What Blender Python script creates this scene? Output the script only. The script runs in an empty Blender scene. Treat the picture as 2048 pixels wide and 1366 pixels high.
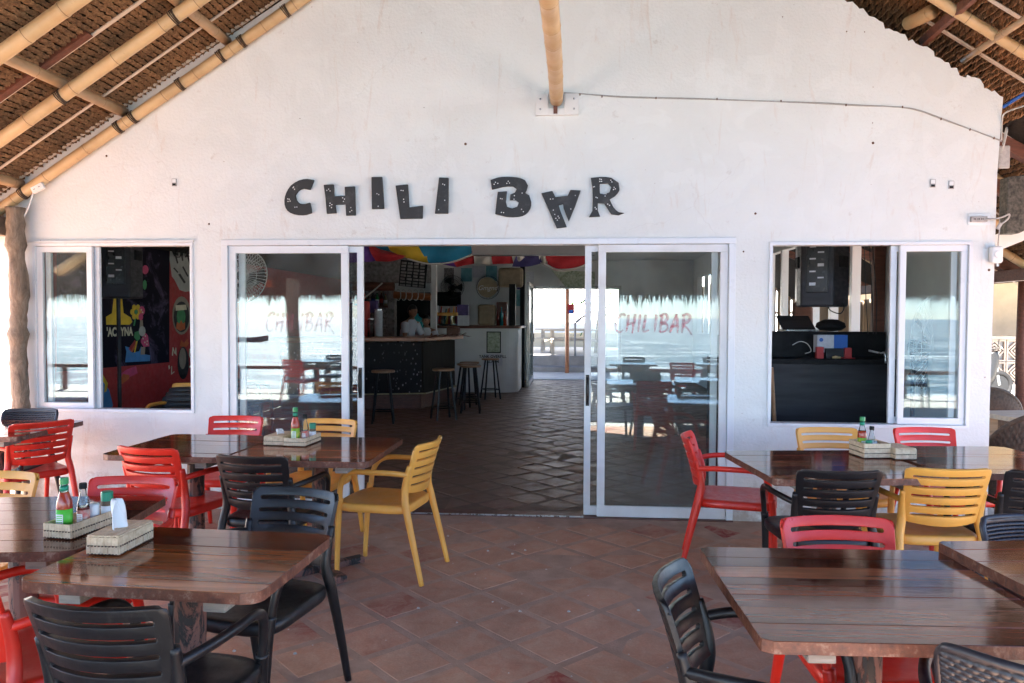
import bpy, bmesh, math, random
from mathutils import Vector, Matrix
random.seed(7)
PI = math.pi
rad = math.radians
SC = bpy.context.scene
COL = SC.collection

# ---------------------------------------------------------------- camera
FPX = 1508.0
YAW, PITCH, ROLL = rad(4.4), rad(1.82), rad(0.2)
CAM = Vector((0.0, -5.8, 1.54))
_f = Vector((-math.sin(YAW)*math.cos(PITCH), math.cos(YAW)*math.cos(PITCH), -math.sin(PITCH)))
_r = _f.cross(Vector((0, 0, 1))).normalized()
_u = _r.cross(_f)
_R = _r*math.cos(ROLL) + _u*math.sin(ROLL)
_U = -_r*math.sin(ROLL) + _u*math.cos(ROLL)
cd = bpy.data.cameras.new('camera')
cd.sensor_width = 36.0
cd.lens = FPX/2048*36
cd.clip_start, cd.clip_end = 0.05, 9000
cam = bpy.data.objects.new('camera', cd)
COL.objects.link(cam)
cam.matrix_world = Matrix(((_R.x, _U.x, -_f.x, CAM.x), (_R.y, _U.y, -_f.y, CAM.y), (_R.z, _U.z, -_f.z, CAM.z), (0, 0, 0, 1)))
SC.camera = cam

# ---------------------------------------------------------------- sky, sun, exposure
SUN_EL = rad(45)
SUN_AZ = math.atan2(-0.36, -0.93)          # measured from +y towards +x
world = bpy.data.worlds.new('World')
SC.world = world
world.use_nodes = True
wn = world.node_tree
wn.nodes.clear()
sky = wn.nodes.new('ShaderNodeTexSky')
sky.sky_type = 'NISHITA'
sky.sun_disc = False
sky.sun_elevation = SUN_EL
sky.sun_rotation = SUN_AZ
sky.air_density = 0.65
sky.ozone_density = 4.0
sky.dust_density = 0.3
bg = wn.nodes.new('ShaderNodeBackground')
bg.inputs['Strength'].default_value = 0.065
wo = wn.nodes.new('ShaderNodeOutputWorld')
wn.links.new(sky.outputs[0], bg.inputs[0])
wn.links.new(bg.outputs[0], wo.inputs[0])
sl = bpy.data.lights.new('sun', 'SUN')
sl.energy = 5.0
sl.angle = rad(0.5)
sl.color = (1.0, 0.955, 0.885)
sun = bpy.data.objects.new('sun', sl)
COL.objects.link(sun)
_s = Vector((math.sin(SUN_AZ)*math.cos(SUN_EL), math.cos(SUN_AZ)*math.cos(SUN_EL), math.sin(SUN_EL)))
sun.rotation_euler = _s.to_track_quat('Z', 'Y').to_euler()
sun.location = _s*40
vs = SC.view_settings
vs.view_transform = 'Standard'
vs.look = 'None'
vs.gamma = 1.0
vs.use_curve_mapping = False
vs.exposure = 4.02
SC.cycles.use_denoising = True
SC.cycles.max_bounces = 12
SC.cycles.diffuse_bounces = 7
SC.cycles.glossy_bounces = 5
SC.cycles.transparent_max_bounces = 16
SC.cycles.transmission_bounces = 6
SC.cycles.sample_clamp_indirect = 12.0
SC.cycles.use_adaptive_sampling = True
SC.cycles.adaptive_threshold = 0.006
SC.cycles.adaptive_min_samples = 48
SC.cycles.caustics_reflective = False
SC.cycles.caustics_refractive = False

# ---------------------------------------------------------------- helpers
def at(px, py, Y):
    """point of the place at depth y = Y seen along the photograph's line of sight"""
    d = _f + _R*((px-1024)/FPX) - _U*((py-683)/FPX)
    return CAM + d*((Y-CAM.y)/d.y)

def atz(px, py, Z):
    d = _f + _R*((px-1024)/FPX) - _U*((py-683)/FPX)
    return CAM + d*((Z-CAM.z)/d.z)

def link(o, parent=None):
    COL.objects.link(o)
    if parent is not None:
        o.parent = parent
    return o

def tag(o, label=None, cat=None, group=None, kind=None):
    if label: o['label'] = label
    if cat: o['category'] = cat
    if group: o['group'] = group
    if kind: o['kind'] = kind
    return o

def thing(name, label, cat, loc=(0, 0, 0), rotz=0.0, group=None):
    o = bpy.data.objects.new(name, None)
    o.empty_display_size = 0.1
    link(o)
    o.location = loc
    o.rotation_euler = (0, 0, rotz)
    return tag(o, label, cat, group)

def dup(root, loc=None, rotz=None, label=None, group=None, parent=None):
    c = root.copy()
    link(c, parent)
    if loc is not None: c.location = loc
    if rotz is not None: c.rotation_euler = (0, 0, rotz)
    if label: c['label'] = label
    if group: c['group'] = group
    for ch in root.children:
        k = ch.copy(); link(k, c)
        for g in ch.children:
            h = g.copy(); link(h, k)
    return c

class MB:
    def __init__(s):
        s.v = []; s.f = []
    def add(s, vs, fs):
        n = len(s.v)
        s.v += [tuple(p) for p in vs]
        s.f += [tuple(i+n for i in f) for f in fs]
        return s
    def box(s, c, size, M=None):
        hx, hy, hz = size[0]/2, size[1]/2, size[2]/2
        vs = [Vector((x*hx, y*hy, z*hz)) for x in (-1, 1) for y in (-1, 1) for z in (-1, 1)]
        if M is not None: vs = [M @ p for p in vs]
        c = Vector(c)
        return s.add([p+c for p in vs], [(0, 1, 3, 2), (4, 6, 7, 5), (0, 4, 5, 1), (2, 3, 7, 6), (0, 2, 6, 4), (1, 5, 7, 3)])
    def bx(s, x0, x1, y0, y1, z0, z1):
        return s.box(((x0+x1)/2, (y0+y1)/2, (z0+z1)/2), (abs(x1-x0), abs(y1-y0), abs(z1-z0)))
    def bar(s, p0, p1, w, h, up=(0, 0, 1)):
        p0, p1 = Vector(p0), Vector(p1)
        d = (p1-p0); L = d.length; d.normalize()
        up = Vector(up)
        if abs(d.dot(up)) > .98: up = Vector((0, 1, 0))
        x = d.cross(up).normalized(); z = x.cross(d)
        M = Matrix((x, d, z)).transposed()
        return s.box((p0+p1)/2, (w, L, h), M)
    def tube(s, pts, r, n=8, sq=1.0, up=(0, 0, 1), cap=True):
        pts = [Vector(p) for p in pts]
        m = len(pts)
        rs = r if isinstance(r, (list, tuple)) else [r]*m
        base = len(s.v)
        prev = None
        for i, p in enumerate(pts):
            d = (pts[min(i+1, m-1)]-pts[max(i-1, 0)]).normalized()
            if prev is None:
                u = Vector(up)
                if abs(d.dot(u)) > .95: u = Vector((0, 1, 0))
                a = d.cross(u).normalized()
            else:
                a = (prev - d*prev.dot(d)).normalized()
            prev = a
            b = d.cross(a)
            for k in range(n):
                t = 2*PI*k/n
                s.v.append(tuple(p + a*(math.cos(t)*rs[i]) + b*(math.sin(t)*rs[i]*sq)))
        for i in range(m-1):
            for k in range(n):
                k2 = (k+1) % n
                s.f.append((base+i*n+k, base+i*n+k2, base+(i+1)*n+k2, base+(i+1)*n+k))
        if cap:
            s.f.append(tuple(base+k for k in range(n))[::-1])
            s.f.append(tuple(base+(m-1)*n+k for k in range(n)))
        return s
    def lathe(s, prof, n=16, c=(0, 0, 0), M=None):
        base = len(s.v); c = Vector(c)
        for r, z in prof:
            for k in range(n):
                t = 2*PI*k/n
                p = Vector((r*math.cos(t), r*math.sin(t), z))
                if M is not None: p = M @ p
                s.v.append(tuple(p+c))
        for i in range(len(prof)-1):
            for k in range(n):
                k2 = (k+1) % n
                s.f.append((base+i*n+k, base+i*n+k2, base+(i+1)*n+k2, base+(i+1)*n+k))
        s.f.append(tuple(base+k for k in range(n))[::-1])
        s.f.append(tuple(base+(len(prof)-1)*n+k for k in range(n)))
        return s
    def prism(s, out, h0, h1, M=None, c=(0, 0, 0)):
        """outline in local xy, extruded along local z"""
        n = len(out); c = Vector(c)
        vs = [Vector((x, y, h)) for h in (h0, h1) for x, y in out]
        if M is not None: vs = [M @ p for p in vs]
        fs = [tuple(range(n))[::-1], tuple(range(n, 2*n))]
        fs += [(i, (i+1) % n, n+(i+1) % n, n+i) for i in range(n)]
        return s.add([p+c for p in vs], fs)
    def grid(s, fn, nu, nv):
        base = len(s.v)
        for j in range(nv+1):
            for i in range(nu+1):
                s.v.append(tuple(fn(i/nu, j/nv)))
        for j in range(nv):
            for i in range(nu):
                a = base+j*(nu+1)+i
                s.f.append((a, a+1, a+nu+2, a+nu+1))
        return s
    def mesh(s, name, mat=None, smooth=False, recalc=True):
        me = bpy.data.meshes.new(name)
        me.from_pydata(s.v, [], s.f)
        if recalc:
            bm = bmesh.new(); bm.from_mesh(me)
            bmesh.ops.recalc_face_normals(bm, faces=bm.faces)
            bm.to_mesh(me); bm.free()
        if mat is not None: me.materials.append(mat)
        if smooth:
            me.polygons.foreach_set('use_smooth', [True]*len(me.polygons))
        me.update()
        return me
    def build(s, name, mat, parent=None, smooth=False, bevel=0, seg=2, solid=0, angle=40, recalc=True):
        o = bpy.data.objects.new(name, s.mesh(name, mat, smooth, recalc))
        link(o, parent)
        if solid:
            m = o.modifiers.new('solid', 'SOLIDIFY'); m.thickness = solid; m.offset = 0
        if bevel:
            m = o.modifiers.new('bevel', 'BEVEL'); m.width = bevel; m.segments = seg
            m.limit_method = 'ANGLE'; m.angle_limit = rad(angle)
            if smooth is False and seg > 1: pass
        return o

def inst(name, mesh, parent=None, loc=(0, 0, 0), rot=(0, 0, 0)):
    o = bpy.data.objects.new(name, mesh)
    link(o, parent)
    o.location = loc; o.rotation_euler = rot
    return o

RXZ = Matrix(((1, 0, 0), (0, 0, -1), (0, 1, 0)))      # local xy -> world xz, local z -> -y (towards the viewer)

def flat_mesh(loops, depth):
    """filled outline with holes in the xz plane, extruded along +y by depth"""
    bm = bmesh.new()
    es = []
    for lp in loops:
        vs = [bm.verts.new((x, 0, z)) for x, z in lp]
        for i in range(len(vs)):
            es.append(bm.edges.new((vs[i], vs[(i+1) % len(vs)])))
    bmesh.ops.triangle_fill(bm, use_beauty=True, use_dissolve=False, edges=es)
    r = bmesh.ops.extrude_face_region(bm, geom=list(bm.faces))
    bmesh.ops.translate(bm, vec=(0, depth, 0), verts=[g for g in r['geom'] if isinstance(g, bmesh.types.BMVert)])
    bmesh.ops.recalc_face_normals(bm, faces=bm.faces)
    me = bpy.data.meshes.new('outline')
    bm.to_mesh(me); bm.free()
    return me

def text_mesh(txt, size, depth=0.002, bold=0.0, shear=0.0, align='CENTER'):
    cu = bpy.data.curves.new('text', 'FONT')
    cu.body = txt; cu.size = size; cu.extrude = depth; cu.offset = bold; cu.shear = shear
    cu.align_x = align; cu.resolution_u = 3
    o = bpy.data.objects.new('text', cu)
    COL.objects.link(o)
    dg = bpy.context.evaluated_depsgraph_get()
    me = bpy.data.meshes.new_from_object(o.evaluated_get(dg))
    bpy.data.objects.remove(o)
    return me

def smoothpath(pts, k=4):
    P = [Vector(p) for p in pts]
    out = []
    n = len(P)
    for i in range(n-1):
        p0, p1, p2, p3 = P[max(i-1, 0)], P[i], P[i+1], P[min(i+2, n-1)]
        for j in range(k):
            t = j/k
            out.append(0.5*((2*p1)+(p2-p0)*t+(2*p0-5*p1+4*p2-p3)*t*t+(3*p1-p0-3*p2+p3)*t**3))
    out.append(P[-1])
    return out

# ---------------------------------------------------------------- materials
class NT:
    def __init__(s, name):
        s.m = bpy.data.materials.new(name)
        s.m.use_nodes = True
        s.t = s.m.node_tree
        s.b = s.t.nodes['Principled BSDF']
        s.out = s.t.nodes['Material Output']
    def n(s, typ, **kw):
        nd = s.t.nodes.new(typ)
        for k, v in kw.items():
            if k.startswith('i_'):
                nd.inputs[k[2:].replace('_', ' ')].default_value = v
            else:
                setattr(nd, k, v)
        return nd
    def l(s, a, b): s.t.links.new(a, b)
    def coords(s, kind='Object', scale=(1, 1, 1), jitter=True, rot=(0, 0, 0)):
        tc = s.n('ShaderNodeTexCoord')
        mp = s.n('ShaderNodeMapping')
        mp.inputs['Scale'].default_value = scale
        mp.inputs['Rotation'].default_value = rot
        if kind == 'World':
            src = s.n('ShaderNodeNewGeometry').outputs['Position']
        else:
            src = tc.outputs[kind]
        if jitter and kind == 'Object':
            oi = s.n('ShaderNodeObjectInfo')
            mu = s.n('ShaderNodeMath', operation='MULTIPLY'); mu.inputs[1].default_value = 37.0
            s.l(oi.outputs['Random'], mu.inputs[0])
            ad = s.n('ShaderNodeVectorMath', operation='ADD')
            s.l(src, ad.inputs[0]); s.l(mu.outputs[0], ad.inputs[1])
            src = ad.outputs[0]
        s.l(src, mp.inputs['Vector'])
        return mp.outputs[0]
    def noise(s, vec, scale=5, detail=4, rough=.55, dist=0):
        nd = s.n('ShaderNodeTexNoise')
        nd.inputs['Scale'].default_value = scale
        nd.inputs['Detail'].default_value = detail
        nd.inputs['Roughness'].default_value = rough
        nd.inputs['Distortion'].default_value = dist
        s.l(vec, nd.inputs['Vector'])
        return nd.outputs['Fac']
    def ramp(s, fac, stops):
        r = s.n('ShaderNodeValToRGB')
        e = r.color_ramp.elements
        while len(e) < len(stops): e.new(0.5)
        for i, (p, c) in enumerate(stops):
            e[i].position = p
            e[i].color = (c, c, c, 1) if isinstance(c, (int, float)) else (*c, 1)
        s.l(fac, r.inputs[0])
        return r.outputs[0]
    def mix(s, fac, a, b, mode='MIX'):
        m = s.n('ShaderNodeMix', data_type='RGBA', blend_type=mode)
        if isinstance(fac, (int, float)): m.inputs[0].default_value = fac
        else: s.l(fac, m.inputs[0])
        for k, x in ((6, a), (7, b)):
            if isinstance(x, tuple): m.inputs[k].default_value = (*x, 1)
            else: s.l(x, m.inputs[k])
        return m.outputs[2]
    def bump(s, h, strength=.3, dist=.01):
        b = s.n('ShaderNodeBump')
        b.inputs['Strength'].default_value = strength
        b.inputs['Distance'].default_value = dist
        s.l(h, b.inputs['Height'])
        s.l(b.outputs[0], s.b.inputs['Normal'])
    def rnd(s):
        return s.n('ShaderNodeObjectInfo').outputs['Random']
    def col(s, c):
        if isinstance(c, tuple): s.b.inputs['Base Color'].default_value = (*c, 1)
        else: s.l(c, s.b.inputs['Base Color'])
    def rough(s, r):
        if isinstance(r, (int, float)): s.b.inputs['Roughness'].default_value = r
        else: s.l(r, s.b.inputs['Roughness'])

def pm(name, base, rough=.5, var=.25, scale=9, metal=0.0, coat=0.0, bump=0.0, bscale=60, stretch=(1, 1, 1), col2=None, rv=.12, spec=.5):
    """plain procedural material: two tones through noise, uneven gloss, optional relief"""
    t = NT(name)
    v = t.coords('Object', stretch)
    f = t.noise(v, scale, 5)
    c2 = col2 if col2 else tuple(max(0, c*(1-var)) for c in base)
    t.col(t.mix(t.ramp(f, [(.3, 0.0), (.7, 1.0)]), base, c2))
    t.rough(t.ramp(t.noise(v, scale*2.3, 3), [(.3, max(.02, rough-rv)), (.7, min(1, rough+rv))]))
    t.b.inputs['Metallic'].default_value = metal
    t.b.inputs['Specular IOR Level'].default_value = spec
    if coat:
        t.b.inputs['Coat Weight'].default_value = coat
        t.b.inputs['Coat Roughness'].default_value = .12
    if bump: t.bump(t.noise(v, bscale, 4), bump, .004)
    return t.m

M = {}
def plastic(name, base, rough, dust, dustamt, spec=.5):
    t = NT(name)
    v = t.coords('Object')
    c = t.mix(t.ramp(t.noise(v, 5, 4), [(.3, 0.0), (.7, 1.0)]), base, tuple(x*.82 for x in base))
    br = t.ramp(t.rnd(), [(0, .86), (1, 1.1)])
    c = t.mix(1.0, c, br, 'MULTIPLY')
    sc = t.ramp(t.noise(t.coords('Object', (1, 1, .35)), 26, 8, .75, .7), [(.56, 0.0), (.78, dustamt)])
    c = t.mix(sc, c, dust)
    t.col(c)
    t.rough(t.ramp(t.noise(v, 18, 6, .7), [(.3, rough-.1), (.7, rough+.14)]))
    t.b.inputs['Specular IOR Level'].default_value = spec
    t.bump(t.noise(v, 420, 2), .06, .003)
    return t.m
M['red'] = plastic('red plastic', (.76, .028, .013), .36, (.62, .14, .09), .22)
M['yellow'] = plastic('yellow plastic', (.90, .43, .075), .42, (.62, .36, .14), .55)
M['black'] = plastic('black plastic', (.0085, .0085, .010), .38, (.06, .055, .05), .5, .42)
M['alu'] = pm('white powder coated aluminium', (.70, .72, .73), .35, .05, 3)
M['alu_dirty'] = pm('stained white aluminium', (.70, .71, .71), .45, .2, 4, col2=(.60, .585, .56))
M['white'] = pm('white plastic', (.78, .78, .76), .4, .08, 8)
M['cream_white'] = pm('white emulsion', (.74, .74, .72), .75, .12, 3, bump=.1)
M['dark'] = pm('matt black paint', (.012, .012, .013), .65, .4, 8, spec=.2)
M['charcoal'] = pm('scuffed black board', (.016, .016, .019), .5, .3, 5, col2=(.034, .034, .040), stretch=(.4, 1, 3), spec=.25)
M['metal_black'] = pm('black steel', (.014, .014, .015), .35, .3, 20, metal=.4)
M['steel'] = pm('brushed steel', (.45, .45, .46), .3, .2, 20, metal=.9)
M['wood_red'] = pm('red brown timber', (.16, .055, .03), .55, .5, 6, stretch=(1, 6, 6), bump=.2)
M['wood_seat'] = pm('varnished stool wood', (.33, .17, .08), .35, .4, 10, stretch=(1, 5, 1))
M['wood_orange'] = pm('orange bar top timber', (.40, .14, .05), .35, .4, 7, stretch=(1, 6, 6))
M['wood_grey'] = pm('weathered timber', (.26, .19, .13), .8, .4, 6, stretch=(1, 8, 8), bump=.3)
M['wood_batten'] = pm('pale raw batten', (.34, .30, .25), .85, .4, 10, stretch=(1, 8, 8), bump=.3)
M['sand'] = pm('sunlit sand', (.50, .47, .42), .9, .2, 2, bump=.4, bscale=30)
M['deck'] = pm('pale neutral bounce deck', (.47, .455, .42), .85, .25, 2.5, bump=.3, bscale=40)
M['concrete'] = pm('grey concrete', (.33, .31, .29), .85, .3, 3, bump=.3, bscale=40)
M['cream'] = pm('cream wall paint', (.62, .50, .33), .8, .15, 3)
M['blue'] = pm('blue card', (.02, .12, .45), .5, .1)
M['red_card'] = pm('red card', (.45, .03, .03), .5, .2)
M['green_cap'] = pm('green plastic cap', (.02, .26, .07), .35, .15)
M['teal_cap'] = pm('teal plastic cap', (.01, .25, .14), .35, .15)
M['green_label'] = pm('green bottle label', (.10, .55, .05), .45, .1)
M['sauce'] = pm('red sauce', (.30, .022, .012), .15, .5, 30, col2=(.42, .06, .02))
M['soy'] = pm('dark red sauce', (.12, .012, .008), .12, .4, 20)
M['paper'] = pm('white tissue paper', (.80, .80, .80), .85, .06, 20)
M['skin'] = pm('brown skin', (.22, .105, .06), .5, .15, 12)
M['hair'] = pm('black hair', (.008, .007, .007), .45, .3, 60)
M['shirt'] = pm('grey white shirt', (.46, .47, .52), .85, .12, 9)
M['teal'] = pm('teal water bottle', (.02, .22, .24), .2, .3)
M['rope'] = pm('dark lashing', (.06, .035, .02), .8, .3)
M['rope_white'] = pm('white rope', (.55, .53, .48), .85, .2, 40)
M['cable'] = pm('grey twin cable', (.45, .42, .39), .6, .3, 40)
M['cable_black'] = pm('black cable', (.012, .012, .012), .5, .2)
M['blue_tarp'] = pm('blue pipe', (.01, .09, .36), .4, .2)
M['gold'] = pm('pale gold disc', (.42, .33, .18), .4, .35, 5)

def wall_mat():
    t = NT('whitewashed plaster')
    v = t.coords('World', jitter=False)
    big = t.ramp(t.noise(v, .8, 7, .62, .4), [(.32, 0.0), (.72, 1.0)])
    c = t.mix(big, (.71, .725, .70), (.63, .64, .61))
    pt = t.ramp(t.noise(v, 2.7, 3, .5, 1.0), [(.52, 0.0), (.56, 1.0)])       # repainted patches
    c = t.mix(t.ramp(pt, [(0, 0.0), (1, .35)]), c, (.725, .74, .715))
    # pinkish and rusty bleed marks drawn out downwards
    v2 = t.coords('World', (2.6, 1, .5), jitter=False)
    st = t.ramp(t.noise(v2, 3.0, 8, .7, 1.2), [(.585, 0.0), (.78, .7)])
    c = t.mix(st, c, (.58, .47, .39))
    v3 = t.coords('World', (.5, 1, 2.6), jitter=False)
    s3 = t.ramp(t.noise(v3, 2.6, 8, .72, 1.5), [(.64, 0.0), (.76, .38)])
    c = t.mix(s3, c, (.55, .50, .45))
    # hairline cracks
    vo = t.n('ShaderNodeTexVoronoi', feature='DISTANCE_TO_EDGE'); vo.inputs['Scale'].default_value = .75
    wv = t.n('ShaderNodeVectorMath', operation='MULTIPLY_ADD')
    nz = t.n('ShaderNodeTexNoise'); nz.inputs['Scale'].default_value = 2.2; nz.inputs['Detail'].default_value = 6; t.l(v, nz.inputs['Vector'])
    t.l(nz.outputs['Color'], wv.inputs[0]); wv.inputs[1].default_value = (.5, .5, .5); t.l(v, wv.inputs[2])
    t.l(wv.outputs[0], vo.inputs['Vector'])
    cr = t.ramp(vo.outputs['Distance'], [(.0, .2), (.003, 0.0)])
    gate = t.ramp(t.noise(v, 1.1, 3), [(.5, 0.0), (.6, 1.0)])
    cm = t.n('ShaderNodeMath', operation='MULTIPLY'); t.l(cr, cm.inputs[0]); t.l(gate, cm.inputs[1])
    c = t.mix(cm.outputs[0], c, (.42, .38, .34))
    sp = t.ramp(t.noise(v, 31, 2, .5), [(.755, 0.0), (.78, .7)])
    c = t.mix(sp, c, (.28, .18, .11))
    # splashed dirt at the foot of the wall: blotches
    sx = t.n('ShaderNodeSeparateXYZ'); t.l(v, sx.inputs[0])
    lo = t.n('ShaderNodeMapRange'); lo.inputs[1].default_value = 0.0; lo.inputs[2].default_value = .42
    lo.inputs[3].default_value = .30; lo.inputs[4].default_value = 0.0
    t.l(sx.outputs[2], lo.inputs[0])
    ad = t.n('ShaderNodeMath', operation='ADD'); t.l(t.noise(v, 7, 7, .7), ad.inputs[0]); t.l(lo.outputs[0], ad.inputs[1])
    dm = t.ramp(ad.outputs[0], [(.62, 0.0), (.82, .75)])
    c = t.mix(dm, c, (.36, .27, .2))
    t.col(c)
    t.rough(.72)
    h = t.n('ShaderNodeMath', operation='ADD')
    t.l(t.noise(v, 3.5, 6, .6, .5), h.inputs[0]); t.l(t.noise(v, 45, 3), h.inputs[1])
    t.bump(h.outputs[0], .38, .010)
    return t.m
M['wall'] = wall_mat()

def tile_mat(name, a, b, red, dust, rough):
    t = NT(name)
    v = t.coords('World', jitter=False)
    vo = t.coords('Object')
    c = t.mix(t.ramp(t.noise(v, 3.0, 6), [(.3, 0.0), (.7, 1.0)]), a, b)
    rr = t.ramp(t.rnd(), [(.62, 0.0), (.80, 1.0)])
    pn = t.ramp(t.noise(v, 1.3, 3), [(.45, 0.0), (.6, 1.0)])
    mul = t.n('ShaderNodeMath', operation='MULTIPLY'); t.l(rr, mul.inputs[0]); t.l(pn, mul.inputs[1])
    c = t.mix(mul.outputs[0], c, red)
    d = t.ramp(t.noise(vo, 9, 8, .72, .8), [(.42, 0.0), (.68, .85)])
    c = t.mix(d, c, dust)
    gr = t.ramp(t.noise(v, 1.1, 7, .68, .8), [(.35, .78), (.68, 1.2)])
    c = t.mix(.9, c, gr, 'MULTIPLY')
    f = t.ramp(t.noise(v, 90, 3), [(.35, .8), (.65, 1.0)])
    c = t.mix(.6, c, f, 'MULTIPLY')
    t.col(c)
    t.rough(t.ramp(t.noise(vo, 6, 5), [(.3, rough-.12), (.7, rough+.1)]))
    t.b.inputs['Specular IOR Level'].default_value = .28
    t.bump(t.noise(vo, 14, 6, .65), .5, .006)
    return t.m
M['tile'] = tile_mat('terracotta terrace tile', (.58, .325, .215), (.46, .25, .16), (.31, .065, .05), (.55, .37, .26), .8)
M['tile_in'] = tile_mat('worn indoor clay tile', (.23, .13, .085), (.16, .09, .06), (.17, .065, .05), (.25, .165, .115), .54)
M['grout'] = pm('sandy cement joint', (.48, .325, .235), .9, .3, 8, bump=.4, bscale=80)
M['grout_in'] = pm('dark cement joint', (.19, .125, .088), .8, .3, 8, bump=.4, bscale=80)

def wood_mat(name, stops):
    t = NT(name)
    v = t.coords('Object', (.7, 9, 9))
    v1 = t.coords('Object', (1, 1, 1))
    vs_ = t.coords('Object', (.25, 3.2, 3.2))
    tone = t.ramp(t.rnd(), stops)
    band = t.ramp(t.noise(vs_, 3.0, 5, .6, .6), [(.32, .45), (.5, 1.0), (.72, 1.75)])
    c = t.mix(1.0, tone, band, 'MULTIPLY')
    g = t.ramp(t.noise(v, 7.0, 6, .6, .4), [(.3, .72), (.7, 1.22)])
    c = t.mix(.8, c, g, 'MULTIPLY')
    kn = t.ramp(t.noise(t.coords('Object', (.5, 1.6, 1)), 4.2, 4, .6, 1.5), [(.68, 0.0), (.76, .85)])
    c = t.mix(kn, c, (.022, .008, .006))
    wr = t.ramp(t.noise(t.coords('Object', (.6, 1.5, 1)), 6, 9, .78, .6), [(.52, 0.0), (.72, 1.0)])     # worn varnish
    c = t.mix(t.ramp(wr, [(0, 0.0), (1, .13)]), c, (.34, .15, .07))
    sc = t.ramp(t.noise(t.coords('Object', (2, 60, 1), rot=(0, 0, .5)), 5, 3, .6), [(.70, 0.0), (.74, .12)])   # scratches
    c = t.mix(sc, c, (.34, .22, .15))
    t.col(c)
    ra = t.n('ShaderNodeMath', operation='MULTIPLY_ADD'); t.l(wr, ra.inputs[0]); ra.inputs[1].default_value = .11
    t.l(t.ramp(t.noise(v1, 5, 6, .7), [(.3, .05), (.76, .13)]), ra.inputs[2])
    t.rough(ra.outputs[0])
    t.b.inputs['Coat Weight'].default_value = .2
    t.b.inputs['Coat Roughness'].default_value = .05
    t.bump(t.noise(v, 6, 6, .6), .07, .003)
    return t.m
M['plank'] = wood_mat('varnished table plank', [(0, (.065, .013, .006)), (.35, (.125, .027, .011)), (.7, (.20, .050, .020)), (1, (.35, .12, .048))])
M['plank_warm'] = wood_mat('orange varnished table plank', [(0, (.085, .014, .005)), (.35, (.17, .033, .009)), (.7, (.27, .065, .016)), (1, (.42, .13, .034))])

def edge_mat():
    t = NT('chipped plank edging')
    v = t.coords('Object', (3, 3, 3))
    c = t.ramp(t.noise(v, 9, 7, .7), [(.3, (.05, .018, .012)), (.55, (.15, .05, .025)), (.7, (.30, .20, .14))])
    t.col(c); t.rough(.5); t.bump(t.noise(v, 20, 6), .5, .006)
    return t.m
M['plank_edge'] = edge_mat()

def post_mat():
    t = NT('flaking black post paint')
    v = t.coords('Object', (1, 1, .45))
    f = t.ramp(t.noise(v, 16, 8, .72, .6), [(.47, 0.0), (.52, 1.0)])
    c = t.mix(f, (.018, .014, .013), (.20, .085, .06))
    t.col(c); t.rough(.55); t.bump(f, .6, .004)
    return t.m
M['post'] = post_mat()

def thatch_mat():
    t = NT('dried nipa leaf')
    v = t.coords('Object', (1, 1, 1))
    sp = t.noise(v, 42, 4, .7)
    bigger = t.noise(t.coords('World', jitter=False), 2.2, 4)
    c = t.ramp(sp, [(.28, (.06, .028, .011)), (.5, (.23, .115, .048)), (.68, (.38, .21, .095)), (.9, (.52, .34, .18))])
    c = t.mix(.55, c, t.ramp(bigger, [(.3, .55), (.7, 1.25)]), 'MULTIPLY')
    c = t.mix(.5, c, t.ramp(t.rnd(), [(0, .6), (1, 1.3)]), 'MULTIPLY')
    t.col(c); t.rough(.75); t.bump(sp, .35, .004)
    return t.m
M['thatch'] = thatch_mat()
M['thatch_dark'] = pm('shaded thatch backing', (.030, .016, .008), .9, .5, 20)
M['fringe'] = pm('hanging palm fringe', (.10, .065, .035), .9, .5, 15)

def bamboo_mat(name, a, b, c3):
    t = NT(name)
    v = t.coords('Object', (1, 1, 1))
    vg = t.coords('Generated', (1, 1, 1), jitter=False)
    c = t.mix(t.ramp(t.noise(v, 4, 5, .6), [(.3, 0.0), (.7, 1.0)]), a, b)
    s1 = t.ramp(t.noise(v, 22, 6, .75, .5), [(.62, 0.0), (.72, .7)])
    c = t.mix(s1, c, c3)
    t.col(c)
    t.rough(t.ramp(t.noise(v, 9, 3), [(.3, .3), (.7, .55)]))
    t.bump(t.noise(v, 35, 5), .15, .003)
    return t.m
M['bamboo'] = bamboo_mat('dry bamboo', (.60, .42, .22), (.46, .30, .145), (.26, .15, .08))
M['bamboo_node'] = pm('dark bamboo node', (.30, .18, .09), .7, .4, 30)
M['bamboo_pale'] = bamboo_mat('split bamboo lath', (.66, .56, .46), (.54, .44, .34), (.25, .16, .1))
M['bamboo_grey'] = bamboo_mat('greyed bamboo', (.44, .30, .17), (.33, .22, .125), (.14, .08, .05))

def trunk_mat():
    t = NT('stripped tree trunk')
    v = t.coords('Object', (1, 1, .35))
    c = t.ramp(t.noise(v, 15, 8, .75, .8), [(.3, (.07, .05, .036)), (.5, (.20, .15, .105)), (.72, (.34, .27, .20))])
    t.col(c); t.rough(.8); t.bump(t.noise(v, 16, 8, .7), 1.0, .02)
    return t.m
M['trunk'] = trunk_mat()

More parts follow.
